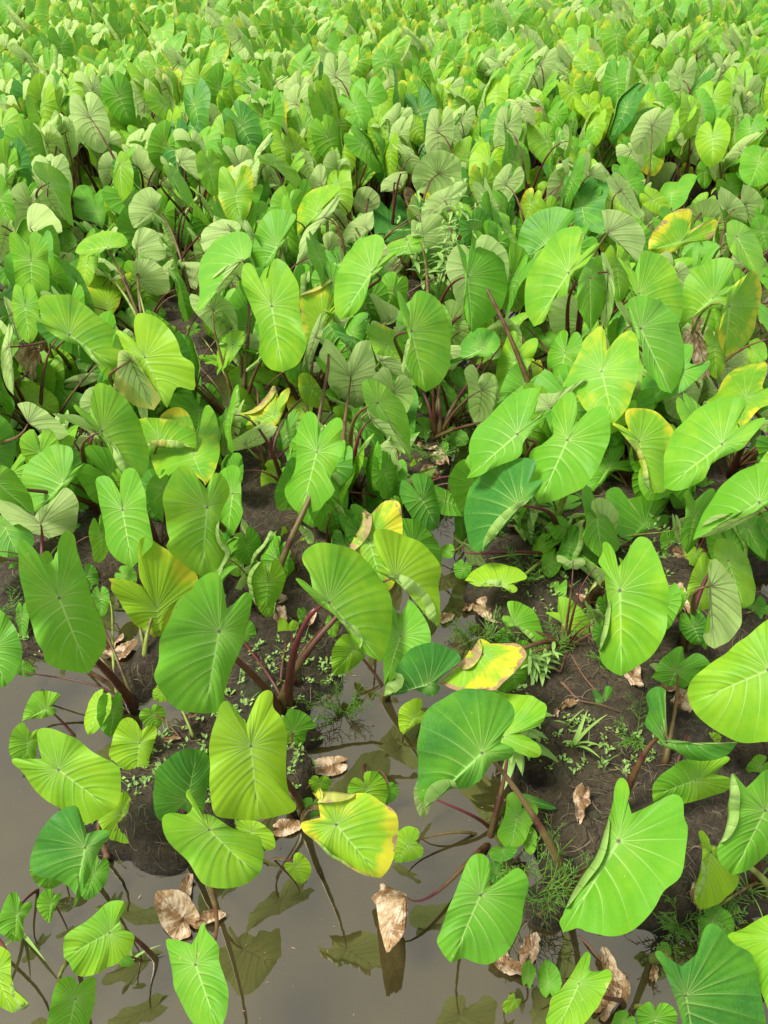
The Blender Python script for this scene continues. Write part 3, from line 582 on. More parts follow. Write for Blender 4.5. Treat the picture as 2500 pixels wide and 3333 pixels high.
# ------------------------------------------------------------------ smooth value noise in numpy
_rs = np.random.RandomState(7); _tab = _rs.rand(256, 256)
def vnoise(x, y):
    xi = np.floor(x).astype(int); yi = np.floor(y).astype(int); fx = x - xi; fy = y - yi
    fx = fx * fx * (3 - 2 * fx); fy = fy * fy * (3 - 2 * fy)
    a = _tab[xi & 255, yi & 255]; b = _tab[(xi + 1) & 255, yi & 255]; c = _tab[xi & 255, (yi + 1) & 255]; d = _tab[(xi + 1) & 255, (yi + 1) & 255]
    return (a * (1 - fx) + b * fx) * (1 - fy) + (c * (1 - fx) + d * fx) * fy
def fbm(x, y, o=4):
    s = 0; a = 0.5
    for i in range(o):
        s = s + a * vnoise(x + 17.3 * i, y + 5.1 * i); x = x * 2.03; y = y * 2.03; a *= 0.5
    return s

# ------------------------------------------------------------------ node helper
class NT:
    def __init__(s, name):
        s.m = bpy.data.materials.new(name); s.m.use_nodes = True; s.t = s.m.node_tree; s.t.nodes.clear()
    def n(s, typ, **kw):
        nd = s.t.nodes.new(typ)
        for k, v in kw.items(): setattr(nd, k, v)
        return nd
    def set(s, sock, v):
        if hasattr(v, 'is_output') or hasattr(v, 'links'): s.t.links.new(v, sock)
        elif isinstance(v, (tuple, list)) and len(v) == 3 and sock.type == 'RGBA': sock.default_value = (*v, 1)
        else: sock.default_value = v
    def math(s, op, a, b=0.0, c=0.0, clamp=False):
        nd = s.n('ShaderNodeMath', operation=op); nd.use_clamp = clamp
        for i, v in enumerate((a, b, c)): s.set(nd.inputs[i], v)
        return nd.outputs[0]
    def mix(s, f, a, b, blend='MIX'):
        nd = s.n('ShaderNodeMix', data_type='RGBA', blend_type=blend)
        s.set(nd.inputs[0], f); s.set(nd.inputs[6], a); s.set(nd.inputs[7], b); return nd.outputs[2]
    def step(s, v, lo, hi, a=0.0, b=1.0):
        nd = s.n('ShaderNodeMapRange', interpolation_type='SMOOTHSTEP')
        for i, x in enumerate((v, lo, hi, a, b)): s.set(nd.inputs[i], x)
        return nd.outputs[0]
    def noise(s, vec, scale, detail=3.0, rough=0.55, dist=0.0):
        nd = s.n('ShaderNodeTexNoise'); s.set(nd.inputs['Vector'], vec)
        s.set(nd.inputs['Scale'], scale); nd.inputs['Detail'].default_value = detail; nd.inputs['Roughness'].default_value = rough; nd.inputs['Distortion'].default_value = dist
        return nd.outputs[0]
    def attr(s, name):
        nd = s.n('ShaderNodeAttribute', attribute_name=name); sp = s.n('ShaderNodeSeparateXYZ'); s.t.links.new(nd.outputs['Vector'], sp.inputs[0]); return sp.outputs
    def bump(s, h, strength, dist):
        nd = s.n('ShaderNodeBump'); s.set(nd.inputs['Height'], h); nd.inputs['Strength'].default_value = strength; nd.inputs['Distance'].default_value = dist; return nd.outputs[0]
    def out(s, sh):
        o = s.n('ShaderNodeOutputMaterial'); s.t.links.new(sh, o.inputs[0]); return s.m

# ------------------------------------------------------------------ leaf blade material
# attributes: lv = (vein number, distance along vein 0..1, vein spacing), lm = (distance to midrib, along midrib, distance to stalk), all in leaf units
def leaf_material(name, dry=False):
    t = NT(name)
    lv = t.attr('lv'); lm = t.attr('lm')
    oi = t.n('ShaderNodeObjectInfo'); oc = t.n('ShaderNodeSeparateColor'); t.t.links.new(oi.outputs['Color'], oc.inputs[0])
    yel, brn, tone = oc.outputs[0], oc.outputs[1], oc.outputs[2]
    tc = t.n('ShaderNodeTexCoord').outputs['Object']
    isl = t.n('ShaderNodeNewGeometry')
    back = isl.outputs['Backfacing']; rpi = isl.outputs['Random Per Island']
    s = lv[1]
    fr = t.math('ABSOLUTE', t.math('SUBTRACT', t.math('FRACT', lv[0]), 0.5))
    d = t.math('MULTIPLY', fr, lv[2])
    th = t.math('MULTIPLY_ADD', s, -0.0055, 0.0080)
    vein = t.step(d, t.math('MULTIPLY', th, 0.35), t.math('MULTIPLY', th, 1.25), 1.0, 0.0)
    mt = t.math('MULTIPLY_ADD', lm[1], -0.012, 0.017)
    mid = t.step(lm[0], t.math('MULTIPLY', mt, 0.4), t.math('MULTIPLY', mt, 1.3), 1.0, 0.0)
    vein = t.math('MAXIMUM', vein, mid)
    # fine cross veins between the ribs
    cmb = t.n('ShaderNodeCombineXYZ'); t.set(cmb.inputs[0], lv[0]); t.set(cmb.inputs[1], t.math('MULTIPLY', s, 9.0))
    net = t.noise(cmb.outputs[0], 5.0, 3.0, 0.7, 0.6)
    n1 = t.noise(tc, 9.0, 4.0); n2 = t.noise(tc, 60.0, 3.0)
    # upper side
    tv = t.math('ADD', tone, t.math('MULTIPLY', t.math('SUBTRACT', n1, 0.5), 0.9))
    tv = t.math('ADD', tv, t.math('MULTIPLY', t.math('SUBTRACT', rpi, 0.5), 0.25), clamp=True)
    up = t.mix(t.step(tv, 0.0, 0.5), (0.028, 0.160, 0.024), (0.105, 0.320, 0.014))
    up = t.mix(t.step(tv, 0.45, 1.0), up, (0.260, 0.450, 0.012))
    up = t.mix(t.math('MULTIPLY', t.step(t.noise(tc, 4.5, 2.0), 0.50, 0.75), 0.28), up, (0.070, 0.27, 0.050))
    up = t.mix(t.math('MULTIPLY', t.step(net, 0.35, 0.7), 0.22), up, (0.18, 0.40, 0.055))
    halo = t.math('MULTIPLY', t.step(lm[2], 0.0, 0.42, 1.0, 0.0), 0.30)
    up = t.mix(halo, up, (0.27, 0.46, 0.10))
    halo2 = t.math('MULTIPLY', t.step(fr, 0.0, 0.22, 1.0, 0.0), t.step(s, 0.0, 1.0, 0.22, 0.0))
    up = t.mix(halo2, up, (0.24, 0.45, 0.095))
    upv = t.mix(t.math('MULTIPLY', vein, t.math('MULTIPLY_ADD', s, -0.40, 0.56)), up, (0.44, 0.64, 0.20))
    spot = t.step(t.math('ADD', lm[2], t.math('MULTIPLY', n2, 0.02)), 0.020, 0.042, 0.85, 0.0)
    upv = t.mix(spot, upv, (0.10, 0.045, 0.075))
    # yellowing from the margin inwards, kept green along the ribs
    nlow = t.noise(tc, 6.5, 3.0, 0.6)
    yy = t.math('ADD', s, t.math('MULTIPLY', t.math('SUBTRACT', nlow, 0.5), 2.6))
    yy = t.math('ADD', yy, t.math('MULTIPLY', t.math('SUBTRACT', net, 0.5), 0.5))
    yy = t.math('SUBTRACT', yy, t.math('MULTIPLY', t.step(fr, 0.0, 0.2, 1.0, 0.0), 0.14))
    lo = t.math('MULTIPLY_ADD', yel, -0.75, 1.14)
    yf = t.math('MULTIPLY', t.step(yy, t.math('SUBTRACT', lo, 0.30), t.math('ADD', lo, 0.25)), t.step(yel, 0.02, 0.2))
    upv = t.mix(yf, upv, (0.52, 0.50, 0.030))
    # scorched margin
    bb = t.math('ADD', s, t.math('MULTIPLY', t.math('SUBTRACT', t.noise(tc, 11.0, 5.0, 0.65), 0.5), 1.1))
    lo2 = t.math('MULTIPLY_ADD', brn, -0.36, 1.24)
    bf = t.math('MULTIPLY', t.step(bb, lo2, t.math('ADD', lo2, 0.05)), t.step(brn, 0.02, 0.1))
    upv = t.mix(bf, upv, t.mix(n2, (0.20, 0.085, 0.025), (0.50, 0.36, 0.20)))
    spk = t.math('MULTIPLY', t.step(t.noise(tc, 75.0, 1.0), 0.74, 0.78), t.step(n1, 0.48, 0.6))
    upv = t.mix(t.math('MULTIPLY', spk, 0.7), upv, (0.42, 0.40, 0.13))
    spl = t.math('MULTIPLY', t.step(t.noise(tc, 48.0, 4.0, 0.7), 0.64, 0.70), t.step(t.noise(tc, 5.0, 2.0), 0.45, 0.62))
    upv = t.mix(t.math('MULTIPLY', spl, 0.45), upv, (0.14, 0.13, 0.045))
    # under side: pale, dark purple ribs
    un = t.mix(t.step(n1, 0.3, 0.7), (0.28, 0.465, 0.095), (0.43, 0.62, 0.20))
    un = t.mix(t.math('MULTIPLY', t.step(tone, 0.5, 1.0), 0.35), un, (0.42, 0.52, 0.16))
    un = t.mix(t.math('MULTIPLY', t.step(net, 0.4, 0.7), 0.35), un, (0.27, 0.46, 0.06))
    ud = t.math('MULTIPLY', t.step(d, t.math('MULTIPLY_ADD', s, -0.003, 0.006), t.math('MULTIPLY_ADD', s, -0.009, 0.020), 1.0, 0.0), t.step(s, 0.0, 1.0, 1.0, 0.35))
    ud = t.math('MAXIMUM', ud, t.math('MULTIPLY', mid, t.step(lm[1], 0.3, 1.0, 1.0, 0.5)))
    un = t.mix(t.math('MULTIPLY', ud, 0.92), un, (0.055, 0.028, 0.035))
    un = t.mix(t.step(lm[2], 0.0, 0.10, 0.55, 0.0), un, (0.07, 0.02, 0.035))
    un = t.mix(t.math('MULTIPLY', yf, 0.8), un, (0.62, 0.55, 0.13))
    un = t.mix(bf, un, (0.50, 0.34, 0.18))
    if dry:
        c1 = t.mix(t.step(n1, 0.3, 0.75), (0.20, 0.105, 0.042), (0.50, 0.345, 0.185))
        c1 = t.mix(t.step(t.noise(tc, 28.0, 5.0, 0.7), 0.45, 0.62), c1, (0.64, 0.50, 0.35))
        c1 = t.mix(t.math('MULTIPLY', vein, 0.5), c1, (0.10, 0.045, 0.02))
        c1 = t.mix(t.step(n2, 0.62, 0.75, 0.0, 0.6), c1, (0.12, 0.06, 0.03))
        upv = c1; un = c1
    col = t.mix(back, upv, un)
    if dry: h = t.math('ADD', t.math('MULTIPLY', t.noise(tc, 45.0, 5.0, 0.7, 1.0), 1.0), t.math('MULTIPLY', fr, 0.6))
    else: h = t.math('ADD', t.math('MULTIPLY', net, 0.25), t.math('MULTIPLY', t.step(fr, 0.0, 0.3), -1.0))
    nm = t.bump(h, 0.9 if dry else 0.55, 0.007 if dry else 0.004)
    p = t.n('ShaderNodeBsdfPrincipled')
    t.set(p.inputs['Base Color'], col); t.set(p.inputs['Normal'], nm)
    t.set(p.inputs['Roughness'], 0.8 if dry else t.math('MULTIPLY_ADD', n1, 0.2, 0.36))
    p.inputs['Specular IOR Level'].default_value = 0.2 if dry else 0.2
    tr = t.n('ShaderNodeBsdfTranslucent')
    t.set(tr.inputs['Color'], t.mix(back, t.mix(0.5, col, (0.27, 0.52, 0.055)), t.mix(0.5, un, (0.80, 0.98, 0.42))) if not dry else col); t.set(tr.inputs['Normal'], nm)
    ms = t.n('ShaderNodeMixShader'); t.set(ms.inputs[0], 0.10 if dry else t.math('MULTIPLY_ADD', back, 0.22, 0.26))
    t.t.links.new(p.outputs[0], ms.inputs[1]); t.t.links.new(tr.outputs[0], ms.inputs[2])
    return t.out(ms.outputs[0])
M_LEAF = leaf_material('taro_leaf'); M_DRY = leaf_material('dry_taro_leaf', True)

def stalk_material():
    t = NT('taro_stalk'); a = t.attr('lv')    # lv.x = along stalk, lv.y = around
    tc = t.n('ShaderNodeTexCoord').outputs['Object']
    oi = t.n('ShaderNodeObjectInfo'); oc = t.n('ShaderNodeSeparateColor'); t.t.links.new(oi.outputs['Color'], oc.inputs[0])
    mp = t.n('ShaderNodeMapping'); t.set(mp.inputs[0], tc); mp.inputs['Scale'].default_value = (1, 1, 0.18)
    n = t.noise(mp.outputs[0], 90.0, 4.0, 0.6); n2 = t.noise(tc, 12.0, 3.0)
    c = t.mix(t.step(t.math('ADD', a[0], t.math('MULTIPLY', n2, 0.5)), 0.35, 1.1), (0.055, 0.014, 0.011), (0.115, 0.013, 0.030))
    c = t.mix(t.step(n, 0.52, 0.75, 0.0, 0.35), c, (0.085, 0.040, 0.020))
    c = t.mix(t.math('MULTIPLY', oc.outputs[1], t.step(n2, 0.3, 0.6)), c, (0.22, 0.30, 0.055))
    c = t.mix(t.math('MULTIPLY', t.step(t.noise(tc, 160.0, 2.0), 0.66, 0.7), 0.3), c, (0.26, 0.16, 0.09))
    p = t.n('ShaderNodeBsdfPrincipled'); t.set(p.inputs['Base Color'], c); p.inputs['Roughness'].default_value = 0.42; p.inputs['Specular IOR Level'].default_value = 0.3
    t.set(p.inputs['Normal'], t.bump(n, 0.3, 0.002))
    return t.out(p.outputs[0])
M_STALK = stalk_material()

def simple_material(name, c1, c2, scale=20, rough=0.6, trans=0.0, bump=0.0):
    t = NT(name); tc = t.n('ShaderNodeTexCoord').outputs['Object']
    g = t.n('ShaderNodeNewGeometry').outputs['Random Per Island']
    n = t.noise(tc, scale, 4.0, 0.6)
    f = t.math('ADD', t.math('MULTIPLY', t.step(n, 0.3, 0.7), 0.6), t.math('MULTIPLY', g, 0.4))
    p = t.n('ShaderNodeBsdfPrincipled'); col = t.mix(f, c1, c2); t.set(p.inputs['Base Color'], col); p.inputs['Roughness'].default_value = rough
    if bump: t.set(p.inputs['Normal'], t.bump(n, 0.6, bump))
    if trans:
        tr = t.n('ShaderNodeBsdfTranslucent'); t.set(tr.inputs['Color'], col); ms = t.n('ShaderNodeMixShader'); ms.inputs[0].default_value = trans
        t.t.links.new(p.outputs[0], ms.inputs[1]); t.t.links.new(tr.outputs[0], ms.inputs[2]); return t.out(ms.outputs[0])
    return t.out(p.outputs[0])
M_WEED = simple_material('weed_leaf', (0.06, 0.20, 0.02), (0.20, 0.38, 0.04), 15, 0.5, 0.25)
M_WEEDP = simple_material('weed_leaf_pale', (0.14, 0.30, 0.05), (0.32, 0.48, 0.12), 15, 0.5, 0.25)
M_GRASS = simple_material('grass_blade', (0.20, 0.36, 0.07), (0.42, 0.52, 0.16), 8, 0.55, 0.25)
M_TWIG = simple_material('dead_root', (0.075, 0.052, 0.030), (0.30, 0.235, 0.145), 25, 0.8)

def mud_material():
    t = NT('mud'); tc = t.n('ShaderNodeTexCoord').outputs['Object']
    n1 = t.noise(tc, 3.0, 6.0, 0.6); n2 = t.noise(tc, 38.0, 8.0, 0.72); n3 = t.noise(tc, 11.0, 5.0, 0.6)
    z = t.n('ShaderNodeSeparateXYZ'); t.set(z.inputs[0], tc)
    c = t.mix(t.step(n1, 0.35, 0.65), (0.026, 0.018, 0.009), (0.080, 0.056, 0.027))
    n4 = t.noise(tc, 130.0, 4.0, 0.7)
    c = t.mix(t.step(n2, 0.42, 0.68, 0.0, 0.75), c, (0.120, 0.090, 0.046))
    c = t.mix(t.step(n4, 0.50, 0.66, 0.0, 0.6), c, (0.014, 0.010, 0.005))
    c = t.mix(t.step(n4, 0.42, 0.30, 0.0, 0.5), c, (0.150, 0.115, 0.062))
    c = t.mix(t.step(n3, 0.52, 0.68, 0.0, 0.6), c, (0.040, 0.056, 0.012))
    wet = t.step(t.math('ADD', z.outputs[2], t.math('MULTIPLY', n3, 0.03)), 0.012, 0.05)
    c = t.mix(wet, (0.016, 0.011, 0.006), c)
    # fine drying cracks
    vr = t.n('ShaderNodeTexVoronoi', feature='DISTANCE_TO_EDGE'); vr.inputs['Scale'].default_value = 11.0
    wv = t.n('ShaderNodeVectorMath', operation='ADD'); nn = t.n('ShaderNodeTexNoise'); t.set(nn.inputs['Vector'], tc); nn.inputs['Scale'].default_value = 14.0
    sc = t.n('ShaderNodeVectorMath', operation='SCALE'); t.set(sc.inputs[0], nn.outputs['Color']); sc.inputs['Scale'].default_value = 0.12
    t.set(wv.inputs[0], tc); t.set(wv.inputs[1], sc.outputs[0]); t.set(vr.inputs['Vector'], wv.outputs[0])
    cr = t.math('MULTIPLY', t.step(vr.outputs['Distance'], 0.0, 0.035, 1.0, 0.0), t.step(n1, 0.45, 0.6))
    cr = t.math('MULTIPLY', cr, wet)
    c = t.mix(t.math('MULTIPLY', cr, 0.7), c, (0.012, 0.008, 0.005))
    h = t.math('SUBTRACT', t.math('ADD', t.math('ADD', n2, t.math('MULTIPLY', n4, 0.35)), t.math('MULTIPLY', n3, 0.8)), t.math('MULTIPLY', cr, 0.5))
    p = t.n('ShaderNodeBsdfPrincipled'); t.set(p.inputs['Base Color'], c); t.set(p.inputs['Roughness'], t.math('MULTIPLY_ADD', wet, 0.45, 0.42))
    t.set(p.inputs['Normal'], t.bump(h, 1.0, 0.035))
    return t.out(p.outputs[0])
def water_material():
    t = NT('muddy_water'); tc = t.n('ShaderNodeTexCoord').outputs['Object']
    n1 = t.noise(tc, 1.6, 5.0, 0.6); n2 = t.noise(tc, 9.0, 3.0)
    c = t.mix(t.step(n1, 0.3, 0.7), (0.021, 0.018, 0.006), (0.042, 0.035, 0.012))
    p = t.n('ShaderNodeBsdfPrincipled'); t.set(p.inputs['Base Color'], c); p.inputs['Roughness'].default_value = 0.015
    p.inputs['IOR'].default_value = 2.1
    p.inputs['Specular Tint'].default_value = (1.0, 0.93, 0.78, 1)
    t.set(p.inputs['Normal'], t.bump(n2, 0.04, 0.01))
    return t.out(p.outputs[0])
M_MUD = mud_material(); M_WATER = water_material()

# ------------------------------------------------------------------ ground, water
# mud banks traced on the ground: centre and half sizes in pixels of a 1659 px wide view of the photograph
BANKS = [(370, 1730, 165, 150), (560, 1470, 190, 190), (640, 1300, 150, 160), (1330, 1590, 300, 240), (1480, 1820, 330, 210), (1330, 1830, 190, 180),
         (610, 1140, 190, 150), (1170, 1290, 190, 150), (1400, 1380, 290, 200), (110, 1290, 150, 130), (260, 1180, 110, 110),
         (1290, 1170, 200, 140), (900, 1040, 150, 75), (640, 1030, 230, 90), (200, 1020, 240, 110), (1640, 1500, 200, 300), (1180, 1960, 60, 50),
         (640, 1700, 40, 60), (330, 1420, 90, 110), (1600, 1150, 160, 130), (1480, 1010, 130, 90), (1120, 960, 100, 60), (820, 960, 130, 80)]
BK = []
for cx, cy, rx, ry in BANKS:
    c = disp(cx, cy); e = disp(cx + rx, cy); n_ = disp(cx, cy - ry); s_ = disp(cx, cy + ry)
    BK.append((c[0], (n_[1] + s_[1]) / 2, e[0] - c[0], (n_[1] - s_[1]) / 2))
CHAN = [((900, 1990), (760, 1560), 95), ((770, 1560), (960, 1270), 50), ((960, 1270), (1010, 1020), 45), ((1010, 1000), (1035, 800), 45), ((60, 1600), (260, 1330), 100), ((100, 2150), (700, 2150), 200)]
CH = []
for p, q, w in CHAN:
    a = disp(*p); b = disp(*q); CH.append((a[:2], b[:2], abs(disp(p[0] + w, p[1])[0] - a[0]), abs(disp(q[0] + w, q[1])[0] - b[0])))
def mud_h(x, y):
    x = np.asarray(x, float); y = np.asarray(y, float)
    nz = fbm(x * 3.1 + 9, y * 3.1 + 4, 4) - 0.47
    m = np.full(x.shape, -1.0)
    for cx, cy, rx, ry in BK:
        m = np.maximum(m, 1 - ((x - cx) / rx) ** 2 - ((y - cy) / ry) ** 2)
    far = 1.1 * (fbm(x * 0.9 + 40, y * 0.9 + 3, 3) - 0.42) * 2.0
    m = np.where(y > 3.3, np.maximum(m, far * np.clip((y - 3.3) / 0.6, 0, 1) + (1 - np.clip((y - 3.3) / 0.6, 0, 1)) * -1), m)
    for a, b, w0, w1 in CH:
        ab = b - a; tt = np.clip(((x - a[0]) * ab[0] + (y - a[1]) * ab[1]) / (ab @ ab), 0, 1)
        dd = np.hypot(x - a[0] - tt * ab[0], y - a[1] - tt * ab[1]) / (w0 + (w1 - w0) * tt)
        m = np.minimum(m, (dd - 0.85) * 1.6)
    m = np.clip(m + nz * 1.1 + (fbm(x * 13 + 5, y * 13, 3) - 0.43) * 0.8, -0.6, 1.0)
    h = 0.075 * np.tanh(m * 2.4) + 0.035 * np.clip(m, 0, 1)
    h = h + (fbm(x * 11, y * 11, 4) - 0.47) * 0.035 * np.clip(m + 0.4, 0, 1) + (fbm(x * 30, y * 30, 3) - 0.43) * 0.026 * np.clip(m + 0.3, 0, 1)
    return h
ys = [-3.0]
while ys[-1] < 21.5: ys.append(ys[-1] + (0.2 if ys[-1] < 0.2 else max(0.013, 0.009 * ys[-1])))
while ys[-1] < 400: ys.append(ys[-1] * 1.12)
ys = np.array(ys); us = np.linspace(-1, 1, 281)
gy = np.repeat(ys, len(us)).reshape(len(ys), len(us)); gx = us[None, :] * (1.7 + np.maximum(gy, 0) * 0.85)
gz = mud_h(gx, gy); gz = np.where(gy > 21.5, -0.06, gz)
idx = np.arange(gy.size).reshape(gy.shape)
fc = np.stack([idx[:-1, :-1], idx[:-1, 1:], idx[1:, 1:], idx[1:, :-1]], -1).reshape(-1, 4)
mud = obj('mud_ground', make_mesh('mud_ground', np.stack([gx, gy, gz], -1).reshape(-1, 3), fc, M_MUD)); tag(mud, kind='structure')
wv_ = [(-12, -3, 0), (12, -3, 0), (22, 21.3, 0), (-22, 21.3, 0)]
water = obj('water', make_mesh('water', wv_, np.array([[0, 1, 2, 3]], np.int32), M_WATER)); tag(water, kind='structure')

# ------------------------------------------------------------------ leaf blade mesh
def catmull(P, n):
    P = np.asarray(P, float)
    if len(P) < 3: return P[0] + (P[-1] - P[0]) * np.linspace(0, 1, n)[:, None]
    Q = np.vstack([2 * P[0] - P[1], P, 2 * P[-1] - P[-2]]); out = []
    for i in range(1, len(Q) - 2):
        p0, p1, p2, p3 = Q[i - 1], Q[i], Q[i + 1], Q[i + 2]; t = np.linspace(0, 1, 12, endpoint=False)[:, None]
        out.append(0.5 * (2 * p1 + (p2 - p0) * t + (2 * p0 - 5 * p1 + 4 * p2 - p3) * t ** 2 + (-p0 + 3 * p1 - 3 * p2 + p3) * t ** 3))
    out.append(P[-1:]); D = np.vstack(out)
    L = np.concatenate([[0], np.cumsum(np.linalg.norm(np.diff(D, axis=0), axis=1))])
    s = np.linspace(0, L[-1], n)
    return np.stack([np.interp(s, L, D[:, 0]), np.interp(s, L, D[:, 1])], -1)
NV = 10.0
def blade(A, pts, si, lift, nt, nr, flaps=(), rng=random):
    """outline -> polar grid following the ribs. lift(p2d, s, t, side, flapk) -> 3D. returns V, faces, lv, lm(2D based)"""
    A = np.asarray(A, float); pts = np.asarray(pts, float); T = pts[0]; ax = T - A; al = np.linalg.norm(ax); ax = ax / al
    sides = [np.vstack([pts[:si + 1]]), np.vstack([pts[:1], pts[:si - 1:-1]])]
    V = []; LV = []; LM = []; Fc = []; base = 0
    ph1, ph2 = rng.uniform(0, 6.28), rng.uniform(0, 6.28); fq = rng.uniform(5, 8)
    for sd, P in enumerate(sides):
        E = catmull(P, nt + 1); t = np.linspace(0, 1, nt + 1)
        rad = E - A; rad = rad * (1 + 0.010 * (np.sin(t * 37 + ph1 + sd) + np.sin(t * 23 + ph2)) * np.sin(np.pi * t))[:, None]; E = A + rad
        mm = 0.70 * np.clip(1 - t / 0.43, 0, 1) ** 1.1
        Mx = A + ax * al * mm[:, None]
        ss = (np.arange(nr + 1) / nr) ** 0.85; fl = np.zeros(nr + 1)
        fw = np.zeros(nt + 1); K = 0
        for (fs, t0, t1, w) in flaps:
            if fs == sd:
                k = np.clip((t - t0) / max(t1 - t0, 1e-3), 0, 1); fw = np.maximum(fw, w * np.sin(np.pi * k) ** 0.6 * ((t >= t0) & (t <= t1))); K = 4
        S2 = np.concatenate([ss, np.ones(K)]); FK = np.concatenate([fl, np.arange(1, K + 1) / max(K, 1)])
        tt = np.repeat(t[:, None], len(S2), 1); s2 = np.repeat(S2[None], nt + 1, 0); fk = np.repeat(FK[None], nt + 1, 0)
        bow = -0.075 * al * np.sin(np.pi * s2) * np.clip(1 - tt / 0.75, 0, 1) * np.clip(tt / 0.1, 0, 1)
        P2 = Mx[:, None] + (E - Mx)[:, None] * s2[..., None] + ax * bow[..., None]
        tg = np.gradient(E, axis=0); nrm_ = np.stack([tg[:, 1], -tg[:, 0]], -1); nrm_ /= np.linalg.norm(nrm_, axis=1)[:, None] + 1e-9
        nrm_ *= np.sign(((Mx + (A - Mx) * .3 - E) * nrm_).sum(1))[:, None]
        if (fw > 1e-3).any():
            sgn = np.sign(nrm_[:, 0] * tg[:, 1] - nrm_[:, 1] * tg[:, 0]); nrm_ *= (sgn * np.sign(sgn.sum() + .1))[:, None]
        inward = nrm_[:, None] * (fk * fw[:, None])[..., None] * al * 0.55
        P2 = P2 + inward
        X = lift(P2, s2, tt, sd, fk * (fw[:, None] > 1e-3))
        dph = NV / nt
        g = np.zeros(tt.shape); g[1:-1] = np.linalg.norm(X[2:] - X[:-2], axis=-1) / (2 * dph); g[0] = g[1]; g[-1] = g[-2]
        rel = P2 - A; al_ = (rel @ ax) / al; dm = np.abs(rel[..., 0] * ax[1] - rel[..., 1] * ax[0]) / al
        rr = np.linalg.norm(rel, axis=-1) / al
        dm = np.where(al_ < 0, 0.5, dm); dm = np.where((al_ < 0.06) & (tt > 0.43), np.maximum(dm, rr * 0.7), dm)
        n = tt.size; ii = np.arange(n).reshape(tt.shape) + base
        f = np.stack([ii[:-1, :-1], ii[1:, :-1], ii[1:, 1:], ii[:-1, 1:]], -1)
        keep = np.ones(f.shape[:2], bool)
        if K:
            for j in range(nr, nr + K): keep[:, j] = (fw[:-1] > 1e-3) | (fw[1:] > 1e-3)
        f = f[keep].reshape(-1, 4)
        if sd: f = f[:, ::-1]
        V.append(X.reshape(-1, 3)); Fc.append(f); base += n
        LV.append(np.stack([tt * NV, s2, g], -1).reshape(-1, 3)); LM.append(np.stack([dm, np.clip(al_, 0, 1), rr], -1).reshape(-1, 3))
    V = np.vstack(V); Fc = np.vstack(Fc); LV = np.vstack(LV); LM = np.vstack(LM)
    n0 = (nt + 1) * (len(V) // (nt + 1) // 2) if False else None
    return V, Fc, LV, LM
def weld(V, Fc, LV, LM, nt, w0, w1):
    """join the two halves along the midrib and the notch (same rib number on both sides)"""
    mp = np.arange(len(V)); n0 = (nt + 1) * w0
    for j in range(min(w0, w1)):
        mp[n0 + j] = j; mp[n0 + nt * w1 + j] = nt * w0 + j
    for i in range(nt + 1): mp[n0 + i * w1] = i * w0
    F2 = mp[Fc]
    good = [len(set(f)) == 4 for f in F2.tolist()]
    tri = [tuple(dict.fromkeys(f)) for f, g in zip(F2.tolist(), good) if not g]
    allf = [f for f, g in zip(F2.tolist(), good) if g] + [f for f in tri if len(f) == 3]
    used = sorted(set(i for f in allf for i in f)); re = {u: k for k, u in enumerate(used)}
    return V[used], [[re[i] for i in f] for f in allf], LV[used], LM[used]

UNIT = [(1, 0), (.88, .24), (.6, .44), (.25, .55), (-.08, .58), (-.36, .50), (-.56, .33), (-.60, .17), (-.48, .06), (-.27, 0)]
def unit_outline(A, T, w, lobe=1.0, rng=random):
    A = np.array(A, float); T = np.array(T, float); ax = T - A; pr = np.array([-ax[1], ax[0]]); pr = pr / np.linalg.norm(pr); k = w / 0.57
    j = lambda: rng.uniform(0.93, 1.07)
    l = [A + ax * (u * (lobe * j() if u < -.3 else 1)) + pr * v * k * j() for u, v in UNIT]
    r = [A + ax * (u * (lobe * j() if u < -.3 else 1)) - pr * v * k * j() for u, v in UNIT[1:-1]]
    return l + r[::-1], len(UNIT) - 1

def parse(line, rng):
    parts = [p.strip() for p in line.split('|')]; h = parts[0].split(); crop = int(h[0]); side = h[1]; col = h[2]
    A = full(crop, tuple(map(float, h[3].split(','))))
    hov = None
    if len(h) > 4 and h[4] == '>':
        T = full(crop, tuple(map(float, h[5].split(',')))); pts, si = unit_outline(A, T, float(h[6]) * CS, 1.0, rng); flaps = []
    else:
        toks = parts[1].split(); pts = []; si = 0
        for i, k in enumerate(toks):
            if k[0] == 'S': si = i; k = k[1:]
            pts.append(full(crop, tuple(map(float, k.split(',')))))
        flaps = []
        for pt in parts[2:]:
            q = pt.split(); flaps.append((int(q[0][1]), float(q[1]), float(q[2]), float(q[3])))
    return dict(side=side, col=col, A=np.array(A), pts=np.array(pts), si=si, flaps=flaps)

